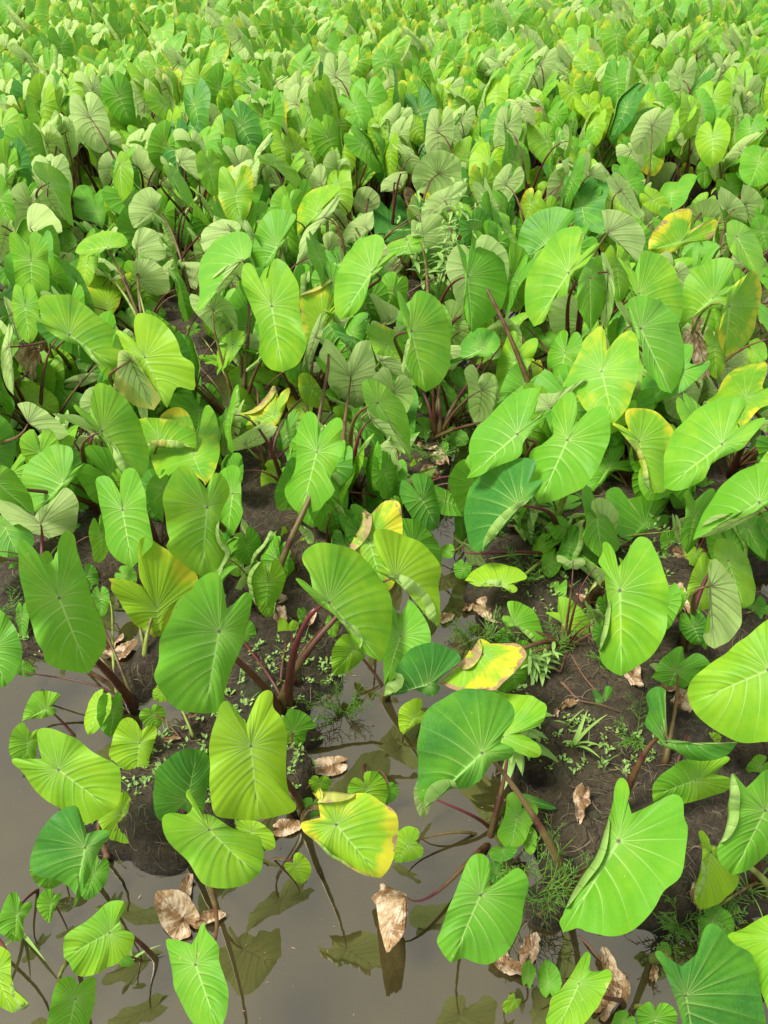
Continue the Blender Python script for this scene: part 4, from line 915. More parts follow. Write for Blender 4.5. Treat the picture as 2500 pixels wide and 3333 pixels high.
def solve(L, h):
    """place a traced blade in space: find the plane through the stalk joint that gives it natural proportions"""
    A, pts = L['A'], L['pts']; PA = on_z(A, h); d0 = ray(A); n0 = -d0
    r = np.cross(d0, [0, 0, 1]); r /= np.linalg.norm(r); u = np.cross(r, d0)
    D = ray(pts); best = None
    for th in (0, 12, 24, 36, 46, 56, 64):
        for ph in range(0, 360, 24):
            if th == 0 and ph: continue
            n = n0 * math.cos(R(th)) + (r * math.cos(R(ph)) + u * math.sin(R(ph))) * math.sin(R(th))
            den = D @ n
            if den.max() > -0.22: continue
            t = ((PA - CAM) @ n) / den; P = CAM + D * t[:, None]
            ax = P[0] - PA; a = np.linalg.norm(ax); ax = ax / a; lat = np.cross(n, ax); q = P - PA
            la = q @ lat; al = q @ ax; w1, w2 = max(la.max(), 1e-3), max(-la.min(), 1e-3); bk = max(-al.min(), 1e-3)
            c = 1.4 * abs(math.log((w1 + w2) / 2 / (0.60 * a))) + 0.7 * abs(math.log(bk / (0.58 * a))) + 0.6 * abs(math.log(w1 / w2)) + 0.35 * (th / 60.) ** 2
            nu = n if L['side'] == 'U' else -n
            if L['side'] == 'U': c += 1.2 * (nu[2] - 0.62) ** 2 + 0.5 * max(0, ax[2]) + (1.5 * max(0, -nu[2] + 0.1))
            else: c += 3.0 * max(0, 0.12 - nu[2]) + 0.3 * max(0, ax[2])
            c += 3 * max(0, a - 0.36)
            if best is None or c < best[0]: best = (c, n, a, nu, ax)
    return PA, best[1], best[2], best[3], best[4]

def build_traced(L, nt, nr, rng):
    A = L['A']; g = np.linalg.norm(on_z(A, 0) - CAM); ag = np.linalg.norm(L['pts'][0] - A) / F * g
    v = A[1]; hm = 0.36 + np.clip((2900 - v) / 1400, 0, 1) * 0.30 + np.clip((1500 - v) / 900, 0, 1) * 0.08
    h = float(np.clip(2.1 * ag - 0.10, 0.08, hm)) if L['col'] != 'k' else (0.07 if v > 2600 else float(np.clip(1.6 * ag, 0.1, 0.45)))
    sg = 1.0 if L['side'] == 'U' else -1.0
    cr = L['col'] == 'k'; q1, q2, q3 = rng.uniform(0, 9), rng.uniform(0, 9), rng.uniform(3.5, 6.5)
    for it in range(6):
        PA, n, a, nu, axv = solve(L, h)
        def lift(P2, s, t, sd, fk):
            D = ray(P2); den = D @ n; den = np.minimum(den, -0.12); tt = ((PA - CAM) @ n) / den
            drop = 0.15 * s ** 2 - 0.11 * s + 0.045 * np.sin(q3 * 6.28 * t * .6 + q1 + sd * 2) * s ** 2 + 0.022 * np.sin(t * 31 + q2) * s ** 3 + 0.05 * (fbm(P2[..., 0] * .012 + q1, P2[..., 1] * .012, 2) - .37) * s
            drop = drop - 0.015 * np.cos(math.pi * t * NV) ** 2 * np.sin(np.clip(s, 0, 1) * 2.6) 
            if cr:
                drop = drop + 0.10 * (fbm(P2[..., 0] * .045 + q1, P2[..., 1] * .045, 3) - .45) * 2 + 0.02 * np.sin(t * 90 + 5 * s)
            off = drop * a * sg
            off = off - a * (0.05 * np.sin(np.pi * np.clip(fk, 0, 1) * .8) + 0.11 * fk) * (fk > 0)
            return CAM + D * (tt + off)[..., None]
        V, Fc, LV, LM = blade(A, L['pts'], L['si'], lift, nt, nr, L['flaps'], random.Random(int(A[0] * 7 + A[1])))
        mz = V[:, 2].min()
        if mz > 0.015 or h > 0.75: break
        h += (0.02 - mz) * 1.05 + 0.01
    ks = [any(f[0] == sd for f in L['flaps']) for sd in (0, 1)]
    w0, w1 = [nr + 1 + (4 if k else 0) for k in ks]
    LV[:, 2] /= a
    V, Fc, LV, LM = weld(V, Fc, LV, LM, nt, w0, w1)
    # orientation: face normals must follow the upper side
    tot = np.zeros(3)
    for f in Fc[:: max(1, len(Fc) // 200)]:
        p = V[f]; tot += np.cross(p[1] - p[0], p[2] - p[0])
    if tot @ nu < 0: Fc = [f[::-1] for f in Fc]
    return dict(V=V, F=Fc, LV=LV, LM=LM, A=PA, a=a, nu=nu, ax=axv)

# ------------------------------------------------------------------ stalk mesh
def tube(path, rad, ns=7):
    P = np.asarray(path); n = len(P); T = np.gradient(P, axis=0); T /= np.linalg.norm(T, axis=1)[:, None] + 1e-9
    ref = np.array([0.31, 0.87, 0.12]); V = []; LV = []
    for i in range(n):
        a = np.cross(T[i], ref); a /= np.linalg.norm(a); b = np.cross(T[i], a)
        for k in range(ns):
            w = 2 * math.pi * k / ns; V.append(P[i] + (a * math.cos(w) + b * math.sin(w)) * rad[i]); LV.append((i / (n - 1), k / ns, 0))
    Fc = [[i * ns + k, i * ns + (k + 1) % ns, (i + 1) * ns + (k + 1) % ns, (i + 1) * ns + k] for i in range(n - 1) for k in range(ns)]
    Fc.append(list(range(ns))[::-1]); Fc.append([(n - 1) * ns + k for k in range(ns)])
    return np.array(V), Fc, np.array(LV)
def bez(p0, p1, p2, p3, n):
    t = np.linspace(0, 1, n)[:, None]; return (1 - t) ** 3 * p0 + 3 * (1 - t) ** 2 * t * p1 + 3 * (1 - t) * t * t * p2 + t ** 3 * p3
def stalk_mesh(B, A, nu, a, n=14, ns=7, rng=random):
    A = A - nu * 0.004; d = np.linalg.norm(A - B); out = A - B; out[2] = 0
    p1 = B + np.array([0, 0, 0.42 * d]) + out * 0.10; back = -nu.copy(); back[2] = min(back[2], 0.15)
    p2 = A + back * 0.26 * d + np.array([0, 0, 0.06 * d]) * (1 if A[2] > 0.25 else 0)
    p2[2] = max(p2[2], 0.03)
    P = bez(B, p1, p2, A, n); t = np.linspace(0, 1, n)
    r0 = float(np.clip(0.066 * a + 0.0015, 0.0035, 0.019)); r1 = float(np.clip(0.014 * a, 0.0016, 0.0042))
    rad = r1 + (r0 - r1) * (1 - t) ** 1.15; rad = rad * (1 + 0.35 * np.exp(-(t / 0.10) ** 2))
    return tube(P, rad, ns)

def colour_of(c, rng):
    u = rng.uniform
    return {'g': (0.0, 0, u(.30, .70), 1), 'd': (0, 0, u(.02, .15), 1), 'y': (0.0, 0, u(.75, .95), 1), 'e': (u(.10, .22), u(.1, .35), u(.6, .85), 1),
            'Y': (u(.36, .48), u(.6, .95), u(.6, .85), 1), 'k': (0, 0, .5, 1), 'Z': (.9, .5, .8, 1), 'l': (0, 0, u(.25, .5), 1)}[c]

def add_leaf(root, L, base, rng, nt, nr, ns=7):
    g = build_traced(L, nt, nr, rng); _, ds_ = project(g['V'][::9]); TRACED.append((L['pts'], (*L['pts'].min(0), *L['pts'].max(0)), float(ds_.mean()))); o0 = np.array(root.location)
    dry = L['col'] == 'k'
    lf = obj('dry_leaf' if dry else 'leaf', make_mesh('leaf', g['V'] - o0, g['F'], M_DRY if dry else M_LEAF, dict(lv=g['LV'], lm=g['LM'])), root)
    lf.color = colour_of(L['col'], rng)
    if L['col'] == 'Y': lf['label'] = 'bright yellow leaf scorched brown at the margin'
    if dry: lf['label'] = 'withered tan leaf'
    if L['side'] == 'B' and not dry: lf['label'] = 'leaf turned to show its pale back with dark veins'
    b = base.copy(); b[0] += rng.uniform(-.03, .03); b[1] += rng.uniform(-.02, .03)
    V, Fc, LV = stalk_mesh(b, g['A'], g['nu'], g['a'], 14, ns, rng)
    st = obj('leaf_stalk', make_mesh('leaf_stalk', V - o0, Fc, M_STALK, dict(lv=LV)), root)
    st.color = (0, 1.0 if rng.random() < (.5 if L['col'] in 'yl' else .12) else rng.uniform(0, .3), 0, 1)
    return g

G_NEAR = 'taro plants on the mud banks in the foreground'
G_FIELD = 'taro plants crowding the flooded field'
TRACED = []
def project(P):
    q = np.asarray(P) - CAM; z = q @ FWD
    return np.stack([1250 + F * q[:, 0] / z, 1666.5 - F * (q @ UPV) / z], -1), np.linalg.norm(q, axis=1)
def inside(pt, poly):
    x, y = pt; x1, y1 = poly[:, 0], poly[:, 1]; x2, y2 = np.roll(x1, -1), np.roll(y1, -1)
    c = ((y1 > y) != (y2 > y)) & (x < (x2 - x1) * (y - y1) / (y2 - y1 + 1e-9) + x1); return bool(c.sum() % 2)
def hides_traced(W, tol=0.03, n=26):
    W = W[:: max(1, len(W) // n)]; px, ds = project(W)
    lo, hi = px.min(0), px.max(0)
    for (poly, bb, dist) in TRACED:
        if hi[0] < bb[0] or hi[1] < bb[1] or lo[0] > bb[2] or lo[1] > bb[3] or ds.min() > dist + tol: continue
        hit = 0
        for p, d in zip(px, ds):
            if d < dist + tol and inside(p, poly): hit += 1
            if hit > 1: return True
    return False
rng = random.Random(11)
root = None; near_roots = []
for line in NEAR.strip().split('\n'):
    if line.startswith('P '):
        hd, lab = line.split('|'); q = hd.split(); px = full(int(q[1]), tuple(map(float, q[2].split(','))))
        b = on_z(px, 0.0); z = float(mud_h(b[0], b[1])); base = on_z(px, max(z, 0.0)); base[2] = z - 0.015
        if z < 0: base[2] = max(z, -0.05)
        root = empty('taro_plant', base); tag(root, lab.strip(), 'taro plant', G_NEAR); near_roots.append(root)
        continue
    L = parse(line, rng); crop = int(line.split()[0])
    close = crop in (1, 2, 3, 4, 5, 6, 13, 14); big = len(L['pts']) > 19 or not line.count('>')
    add_leaf(root, L, base, rng, 60 if (close and big) else 40, 14 if (close and big) else 9)

# ------------------------------------------------------------------ middle distance: traced leaves gathered onto plants
mid = []
for line in MID.strip().split('\n'):
    L = parse(line, rng); A = L['A']; P = on_z(A, 0.62)
    off = 0.14 if L['side'] == 'U' else -0.16
    mid.append((L, np.array([P[0] * 0.98, P[1] + off])))
clus = [dict(m=[]) for _ in range(max(MIDGRP) + 1)]
for (L, p), g_ in zip(mid, MIDGRP): clus[g_]['m'].append((L, p))
for c in clus: c['c'] = np.mean([p for _, p in c['m']], axis=0)
for k, c in enumerate(clus):
    z = float(mud_h(c['c'][0], c['c'][1])); base = np.array([c['c'][0], c['c'][1], max(z, -0.05) - 0.01])
    root = empty('taro_plant', base); tag(root, MIDLAB[k] if k < len(MIDLAB) else 'taro plant in the middle of the field', 'taro plant', G_FIELD)
    c['root'] = root
    for L, _ in c['m']: add_leaf(root, L, base, rng, 40, 8, 6)
if DEBUG:
    for k, c in enumerate(clus): print('CL', k, [(round(float(L['A'][0] * .6636)), round(float(L['A'][1] * .6636)), L['side'], L['col']) for L, _ in c['m']])

# ------------------------------------------------------------------ generic taro plants for the crowd behind
def canon_leaf(prng, a, nt=20, nr=5, crumple=False):
    pts, si = unit_outline((0, 0), (a, 0), prng.uniform(.50, .60) * a, prng.uniform(1.0, 1.35), prng)
    dl, ch, fold = prng.uniform(.05, .3), prng.uniform(.05, .2), prng.uniform(-.25, .45); q1, q2 = prng.uniform(0, 9), prng.uniform(0, 9); tw = prng.uniform(-.5, .5)
    fl = [(prng.randint(0, 1), .1, prng.uniform(.4, .8), prng.uniform(.12, .35))] if prng.random() < .3 else []
    def lift(P2, s, t, sd, fk):
        x = P2[..., 0] / a; y = P2[..., 1] / a
        z = -0.20 * dl * (x ** 2) * 2 + fold * np.abs(y) * .8 + tw * x * y * .8 + ch * 0.5 * s - 0.16 * s ** 2 + 0.04 * np.sin(t * 14 + q1 + sd) * s ** 2 + 0.014 * np.cos(math.pi * t * NV) ** 2 * np.sin(s * 2.6)
        z = z + (0.05 * np.sin(np.pi * fk * .8) + .12 * fk) * (fk > 0)
        if crumple: z = z + .35 * (fbm(x * 2.4 + q1, y * 2.4 + q2, 3) - .45) + .03 * np.sin(t * 80)
        xx = x * np.cos(dl * x) ; return np.stack([xx, y * math.cos(fold * .7), z], -1) * a
    V, Fc, LV, LM = blade((0, 0), pts, si, lift, nt, nr, fl, prng)
    ks = [any(f[0] == sd for f in fl) for sd in (0, 1)]; LV[:, 2] /= a
    V, Fc, LV, LM = weld(V, Fc, LV, LM, nt, *[nr + 1 + (4 if k else 0) for k in ks])
    tot = np.zeros(3)
    for f in Fc[::5]:
        p = V[f]; tot += np.cross(p[1] - p[0], p[2] - p[0])
    if tot[2] < 0: Fc = [f[::-1] for f in Fc]
    return V, Fc, LV, LM
def proto_plant(k, nleaf, hgt=(0.40, 0.70), asz=(0.17, 0.25), lo=False):
    prng = random.Random(100 + k); out = []
    for j in range(nleaf):
        az = 6.283 * (j * 0.382 + prng.uniform(-.08, .08)) + k; az = az - 0.5 * math.sin(az + math.pi / 2); a = prng.uniform(*asz); rr = prng.uniform(.10, .34); hh = prng.uniform(*hgt)
        el = R(prng.uniform(3, 38) if prng.random() < .8 else prng.uniform(35, 60)); az2 = az + prng.uniform(-.5, .5)
        nu = np.array([math.cos(az2) * math.cos(el), math.sin(az2) * math.cos(el), math.sin(el)])
        ax = np.array([math.cos(az2) * math.sin(el), math.sin(az2) * math.sin(el), -math.cos(el)])
        roll = prng.uniform(-.55, .55); lat = np.cross(nu, ax)
        ax2 = ax * math.cos(roll) + lat * math.sin(roll); lat2 = np.cross(nu, ax2)
        A = np.array([math.cos(az) * rr, math.sin(az) * rr, hh])
        kind = prng.random(); dry = False
        V, Fc, LV, LM = canon_leaf(prng, a, 12 if lo else 20, 3 if lo else 5, dry)
        W = A + V[:, :1] * ax2 + V[:, 1:2] * lat2 + V[:, 2:] * nu
        SV, SF, SL = stalk_mesh(np.array([prng.uniform(-.03, .03), prng.uniform(-.03, .03), 0.]), A, nu, a, 5 if lo else 9, 3 if lo else 5, prng)
        out.append((W, Fc, LV, LM, SV, SF, SL, dry))
    return out
NP = 14
protos = [proto_plant(k, 6 + k % 3) for k in range(NP)]
proto_obj = []
protos_lo = [proto_plant(k + 40, 6 + k % 3, lo=True) for k in range(8)]
def far_edge(x): return 17.2 + 0.5 * math.sin(x * .9 + 1) + (3.0 if x > 1.9 else 0) + (2.0 if x < -5.6 else 0)
def grow(y): return 0.92 + 0.34 * min(max((y - 5.3) / 6.5, 0), 1)      # the crop is taller towards the far side
spots = []
yy = 5.35; row = 0
prs = random.Random(5)
while yy < 21.0:
    sp = 0.37 if yy < 9 else 0.41; row += 1; W_ = 0.41 * yy + .75; x = -W_ + prs.uniform(0, sp)
    while x < W_:
        X = x + prs.uniform(-.13, .13); Y = yy + prs.uniform(-.13, .13)
        if Y < far_edge(X) and prs.random() < .93: spots.append((X, Y, row))
        x += sp
    yy += 0.35 if yy < 9 else 0.42
spots.sort(key=lambda p: p[1])
MAXN = 300 - 0
n_named = sum(1 for o in C.objects if o.name.startswith('taro_plant'))
n_ind = min(len(spots), MAXN - n_named)
if DEBUG: print('plants named', n_named, 'far spots', len(spots), 'individual', n_ind)
def far_colour(pr, y):
    r = pr.random()
    if r < .12: return (pr.uniform(.15, .35), pr.uniform(.2, .6), pr.uniform(.5, .9), 1)
    if r < .14: return (pr.uniform(.5, .75), pr.uniform(.8, 1.5), .7, 1)
    if r < .26: return (0, 0, pr.uniform(.75, 1), 1)
    if r < .40: return (0, 0, pr.uniform(.0, .2), 1)
    return (0, 0, pr.uniform(.35, .9), 1)
ORD = ['', 'first', 'second', 'third', 'fourth', 'fifth', 'sixth', 'seventh', 'eighth', 'ninth', 'tenth', 'eleventh', 'twelfth', 'thirteenth', 'fourteenth', 'fifteenth',
       'sixteenth', 'seventeenth', 'eighteenth', 'nineteenth', 'twentieth', 'twenty-first', 'twenty-second', 'twenty-third', 'twenty-fourth', 'twenty-fifth', 'twenty-sixth', 'twenty-seventh', 'twenty-eighth', 'twenty-ninth', 'thirtieth']
rank = {}
for r_ in set(s[2] for s in spots):
    for q, s in enumerate(sorted([s for s in spots[:n_ind] if s[2] == r_])): rank[s] = q + 1
order = list(range(n_ind)); order = order[-NP:] + order[:-NP]
for cnt_, i in enumerate(order):
    X, Y, row = spots[i]; k = cnt_ % NP
    z = float(mud_h(X, Y)); rz = prs.uniform(-.8, .8); sc = prs.uniform(.84, 1.2)
    if cnt_ < NP:
        r0 = empty('taro_plant', (X, Y, max(z, -.05)), rz); kids = []
        for (W, Fc, LV, LM, SV, SF, SL, dry) in protos[k]:
            lf = obj('dry_leaf' if dry else 'leaf', make_mesh('leaf', W, Fc, M_DRY if dry else M_LEAF, dict(lv=LV, lm=LM)), r0)
            st = obj('leaf_stalk', make_mesh('leaf_stalk', SV, SF, M_STALK, dict(lv=SL)), r0); kids += [lf, st]
        proto_obj.append((r0, kids)); r = r0
    else:
        src, kids0 = proto_obj[k]; r = src.copy(); C.objects.link(r); r.location = (X, Y, max(z, -.05)); r.rotation_euler = (0, 0, rz); kids = []
        for q, ch in enumerate(kids0):
            if Y < 7.6:
                Wq = protos[k][q // 2][0] * sc * grow(Y); Wq = np.stack([Wq[:, 0] * math.cos(rz) - Wq[:, 1] * math.sin(rz), Wq[:, 0] * math.sin(rz) + Wq[:, 1] * math.cos(rz), Wq[:, 2]], -1) + (X, Y, z)
                if hides_traced(Wq): continue
            c = ch.copy(); C.objects.link(c); c.parent = r; kids.append(c)
    sc *= grow(Y)
    r.scale = (sc, sc, sc * prs.uniform(.9, 1.1))
    for c in kids:
        c.color = far_colour(prs, Y) if 'stalk' not in c.name else (0, prs.uniform(0, .5), 0, 1)
    if not kids: bpy.data.objects.remove(r); continue
    mxy = max([c.color[0] for c in kids if 'stalk' not in c.name] + [0])
    look = 'yellow leaved taro' if mxy > .55 else ('yellow edged taro' if mxy > .2 else 'plain green taro')
    tag(r, '%s, %s from the left in the %s row of the dense crowd' % (look, ORD[rank[spots[i]]], ORD[row]), 'taro plant', G_FIELD)
# everything beyond about 300 plants: one mass
rest = spots[n_ind:]
if rest:
    AV, AF, AL, AM = [], [], [], []; SVs, SFs, SLs = [], [], []; ob = 0; sb = 0
    for i, (X, Y, row) in enumerate(rest):
        rz = prs.uniform(-.8, .8); sc = prs.uniform(.84, 1.2) * grow(Y); c_, s_ = math.cos(rz) * sc, math.sin(rz) * sc; M3 = np.array([[c_, -s_, 0], [s_, c_, 0], [0, 0, sc]])
        for (W, Fc, LV, LM, SV, SF, SL, dry) in protos_lo[prs.randrange(8)]:
            AV.append(W @ M3.T + (X, Y, 0)); AF += [[q + ob for q in f] for f in Fc]; AL.append(LV); AM.append(LM); ob += len(W)
            SVs.append(SV @ M3.T + (X, Y, 0)); SFs += [[q + sb for q in f] for f in SF]; SLs.append(SL); sb += len(SV)
    o = obj('distant_taro_plants', make_mesh('distant_taro_plants', np.vstack(AV), AF, M_LEAF, dict(lv=np.vstack(AL), lm=np.vstack(AM))))
    o.color = (.12, .05, .55, 1)
    tag(o, 'mass of taro foliage along the far edge of the field, too far to count', 'taro foliage', kind='stuff')
    o2 = obj('leaf_stalks', make_mesh('leaf_stalks', np.vstack(SVs), SFs, M_STALK, dict(lv=np.vstack(SLs))), o); o2['kind'] = 'stuff'; o2.color = (0, .3, 0, 1)

# low leaves deep inside the near and middle plants
def low_leaves(root, k, n, s_, hs, spread):
    got = 0; bx, by, bz = root.location
    for j in range(n * 4):
        if got >= n: break
        pr = protos[prs.randrange(NP)]; W, Fc, LV, LM, SV, SF, SL, dry = pr[prs.randrange(len(pr))]
        s2 = s_ * prs.uniform(.7, 1.15); h2 = hs * prs.uniform(.45, 1.1); rz = prs.uniform(-1.2, 1.2)
        M3 = np.array([[math.cos(rz) * s2, -math.sin(rz) * s2, 0], [math.sin(rz) * s2, math.cos(rz) * s2, 0], [0, 0, s2]])
        W2, S2 = W @ M3.T, SV @ M3.T; A0 = S2[-1] * (1, 1, 0) * (spread * prs.uniform(.6, 1.3) - 1); A0[2] = -S2[-1][2] * (1 - h2)
        A0[2] = max(A0[2], .03 - W2[:, 2].min()) if W2[:, 2].min() + A0[2] < .03 else A0[2]
        W2 = W2 + A0; S2 = S2 + A0 * np.clip(S2[:, 2:] / S2[-1, 2], 0, 1)
        if hides_traced(W2 + np.array(root.location)): continue
        got += 1
        lf = obj('leaf', make_mesh('leaf', W2, Fc, M_LEAF, dict(lv=LV, lm=LM)), root); lf.color = (0, 0, prs.uniform(.2, .7), 1)
        st = obj('leaf_stalk', make_mesh('leaf_stalk', S2, SF, M_STALK, dict(lv=SL)), root); st.color = (0, prs.uniform(0, .4), 0, 1)
for k, c in enumerate(clus): low_leaves(c['root'], k, 16, 1.0, .95, 1.4)
for k, r_ in enumerate(near_roots):
    y = r_.location.y
    if y > 1.65: low_leaves(r_, k + 3, 6 if y < 2.4 else 11, .45 if y < 2.4 else .75, .85, 1.3)
# ------------------------------------------------------------------ fallen dry leaves
def dry_leaf(x, y, size_px, rz, label, seed, curl=1.6):
    pr = random.Random(seed); p = disp(x, y); z = max(float(mud_h(p[0], p[1])), 0.0)
    d = np.linalg.norm(p - CAM); a = size_px * (2500 / 1659) / F * d * 0.62
    pts, si = unit_outline((0, 0), (a, 0), pr.uniform(.42, .6) * a, pr.uniform(.8, 1.1), pr); q1, q2, q3 = pr.uniform(0, 50), pr.uniform(0, 50), pr.uniform(-1, 1)
    def lift(P2, s, t, sd, fk):
        X = P2[..., 0] / a; Y = P2[..., 1] / a
        zz = .42 * curl * (fbm(X * 1.7 + q1, Y * 1.7 + q2, 4) - .3) + .20 * curl * np.clip(s - .45, 0, 1) * (1 + np.sin(t * 11 + q1)) + .025 * np.sin(t * 75 + 6 * s)
        X2 = X * .92 + .20 * curl * (fbm(X * 2.2 + q2, Y * 2.2, 3) - .45); Y2 = Y * (1 - .25 * curl * s) + .22 * curl * (fbm(X * 2.2, Y * 2.2 + q1, 3) - .45)
        return np.stack([X2, Y2, zz * .8], -1) * a
    V, Fc, LV, LM = blade((0, 0), pts, si, lift, 44, 12, (), pr); LV[:, 2] /= a
    V, Fc, LV, LM = weld(V, Fc, LV, LM, 44, 13, 13)
    V[:, 2] -= np.percentile(V[:, 2], 12)
    o = obj('dry_leaf', make_mesh('dry_leaf', V, Fc, M_DRY, dict(lv=LV, lm=LM)), None, (p[0], p[1], z + 0.006)); o.rotation_euler = (pr.uniform(-.12, .12), pr.uniform(-.12, .12), R(rz))
    tag(o, label, 'dead leaf', 'dead leaves fallen on the mud and water')
for i, d in enumerate(DRY): dry_leaf(*d[:4], d[4], 300 + i, d[5] if len(d) > 5 else 1.6)

# ------------------------------------------------------------------ weeds
class MB:
    def __init__(s): s.V = []; s.F = []
    def ribbon(s, pts, widths, normal=(0, 0, 1), fold=0.0):
        pts = np.asarray(pts, float); T = np.gradient(pts, axis=0); b = len(s.V); nrm = np.array(normal, float)
        for p, t, w in zip(pts, T, widths):
            l = np.cross(t, nrm); l /= np.linalg.norm(l) + 1e-9; up = np.cross(l, t); up /= np.linalg.norm(up) + 1e-9
            s.V += [p + l * w + up * w * fold, p, p - l * w + up * w * fold]
        for i in range(len(pts) - 1):
            for k in (0, 1): s.F.append([b + i * 3 + k, b + i * 3 + k + 1, b + i * 3 + k + 4, b + i * 3 + k + 3])
    def tube(s, pts, rad, ns=4):
        V, Fc, _ = tube(pts, rad, ns); b = len(s.V); s.V += list(V); s.F += [[q + b for q in f] for f in Fc]
    def build(s, name, mat, parent=None, loc=None): return obj(name, make_mesh(name, np.array(s.V), s.F, mat), parent, loc)
def base_at(x, y):
    p = disp(x, y); return np.array([p[0], p[1], max(float(mud_h(p[0], p[1])), 0.0) - .004])
def feathery(x, y, h, n, label, seed):
    pr = random.Random(seed); m = MB()
    for k in range(max(4, n // 2)):
        az = pr.uniform(0, 6.28); ln = h * pr.uniform(.6, 1.2); lean = pr.uniform(.25, .9); r0 = pr.uniform(0, .05) * h * 8
        o = np.array([math.cos(az) * r0 * .5, math.sin(az) * r0 * .5, 0]); t = np.linspace(0, 1, 9)[:, None]; dirh = np.array([math.cos(az + .5), math.sin(az + .5), 0])
        P = o + dirh * lean * ln * t ** 1.4 + np.array([0, 0, 1]) * ln * (t - .25 * t * t); m.tube(P, np.linspace(.0016, .0007, 9), 3)
        for i in range(2, 9):
            for sgn in (-1, 1):
                if pr.random() < .25: continue
                an = az + .5 + sgn * pr.uniform(.5, 1.5); d = np.array([math.cos(an), math.sin(an), pr.uniform(.0, .9)]); L_ = ln * .5 * (1 - .6 * i / 9) * pr.uniform(.5, 1.4)
                u = np.linspace(0, 1, 5)[:, None]; Q = P[i] + d * L_ * u + dirh * pr.uniform(-.2, .5) * L_ * u * u + np.array([0, 0, pr.uniform(-.5, .3)]) * L_ * u * u; m.tube(Q, np.linspace(.0014, .0006, 5), 3)
                for w in (1, 2, 3):
                    for s2 in (-1, 1):
                        if pr.random() < .35: continue
                        e = d * pr.uniform(.5, 1.1) + np.cross(d, (0, 0, 1)) * s2 * pr.uniform(.3, .9) + np.array([0, 0, pr.uniform(-.3, .5)]); l2 = L_ * pr.uniform(.2, .5)
                        m.tube(np.array([Q[w], Q[w] + e * l2 * .6, Q[w] + e * l2 + np.array([0, 0, -.15 * l2])]), [.0011, .001, .0005], 3)
    o = m.build('feathery_weed', M_WEED, None, base_at(x, y)); tag(o, label, 'weed', 'feathery weeds on the mud')
def lance_weed(x, y, h, ns_, label, seed, lw=.011, ll=.10):
    pr = random.Random(seed); b = base_at(x, y); r = empty('broadleaf_weed', b); tag(r, label, 'weed', 'narrow leaved weeds between the taro')
    st = MB()
    for k in range(ns_):
        az = pr.uniform(0, 6.28); lean = pr.uniform(.1, .45); t = np.linspace(0, 1, 10)[:, None]; H = h * pr.uniform(.65, 1.05)
        P = np.array([math.cos(az), math.sin(az), 0]) * lean * H * t + np.array([0, 0, 1]) * H * t; st.tube(P, np.linspace(.003, .0013, 10), 5)
        lf = MB()
        for i in range(3, 10):
            for q in (0, 1):
                a2 = i * 1.57 + q * 3.14 + pr.uniform(-.4, .4); L_ = ll * pr.uniform(.7, 1.2) * (1.1 - .05 * i); el = pr.uniform(.0, .7)
                d = np.array([math.cos(a2) * math.cos(el), math.sin(a2) * math.cos(el), math.sin(el)]); u = np.linspace(0, 1, 7)[:, None]
                Q = P[i] + d * L_ * u - np.array([0, 0, .45]) * L_ * u * u; w = lw * np.sin(np.linspace(.12, 1, 7) * math.pi) ** .8 * L_ / .1; w[-1] = .0004
                lf.ribbon(Q, w, (0, 0, 1), .25)
        lf.build('leaves', M_WEEDP, r)
    st.build('stem', M_WEEDP, r)
def grass_tuft(x, y, h, n, label, seed, w=.005, mat=None):
    pr = random.Random(seed); m = MB()
    for k in range(n):
        az = pr.uniform(0, 6.28); L_ = h * pr.uniform(.5, 1.1); lean = pr.uniform(.3, 1.0); t = np.linspace(0, 1, 9)[:, None]
        P = np.array([math.cos(az), math.sin(az), 0]) * L_ * lean * t ** 1.3 + np.array([0, 0, 1]) * L_ * (t - .55 * lean * t * t); m.ribbon(P, w * (1 - np.linspace(0, 1, 9) ** 1.8) + .0003, (0, 0, 1), .3)
    o = m.build('grass_tuft', mat or M_WEEDP, None, base_at(x, y)); tag(o, label, 'grass', 'grass tufts')
for i, a in enumerate(FEATHER): feathery(*a, 500 + i)
for i, a in enumerate(LANCE): lance_weed(*a[:5], 600 + i, *a[5:])
for i, a in enumerate(GRASS): grass_tuft(*a[:5], 700 + i, *a[5:])

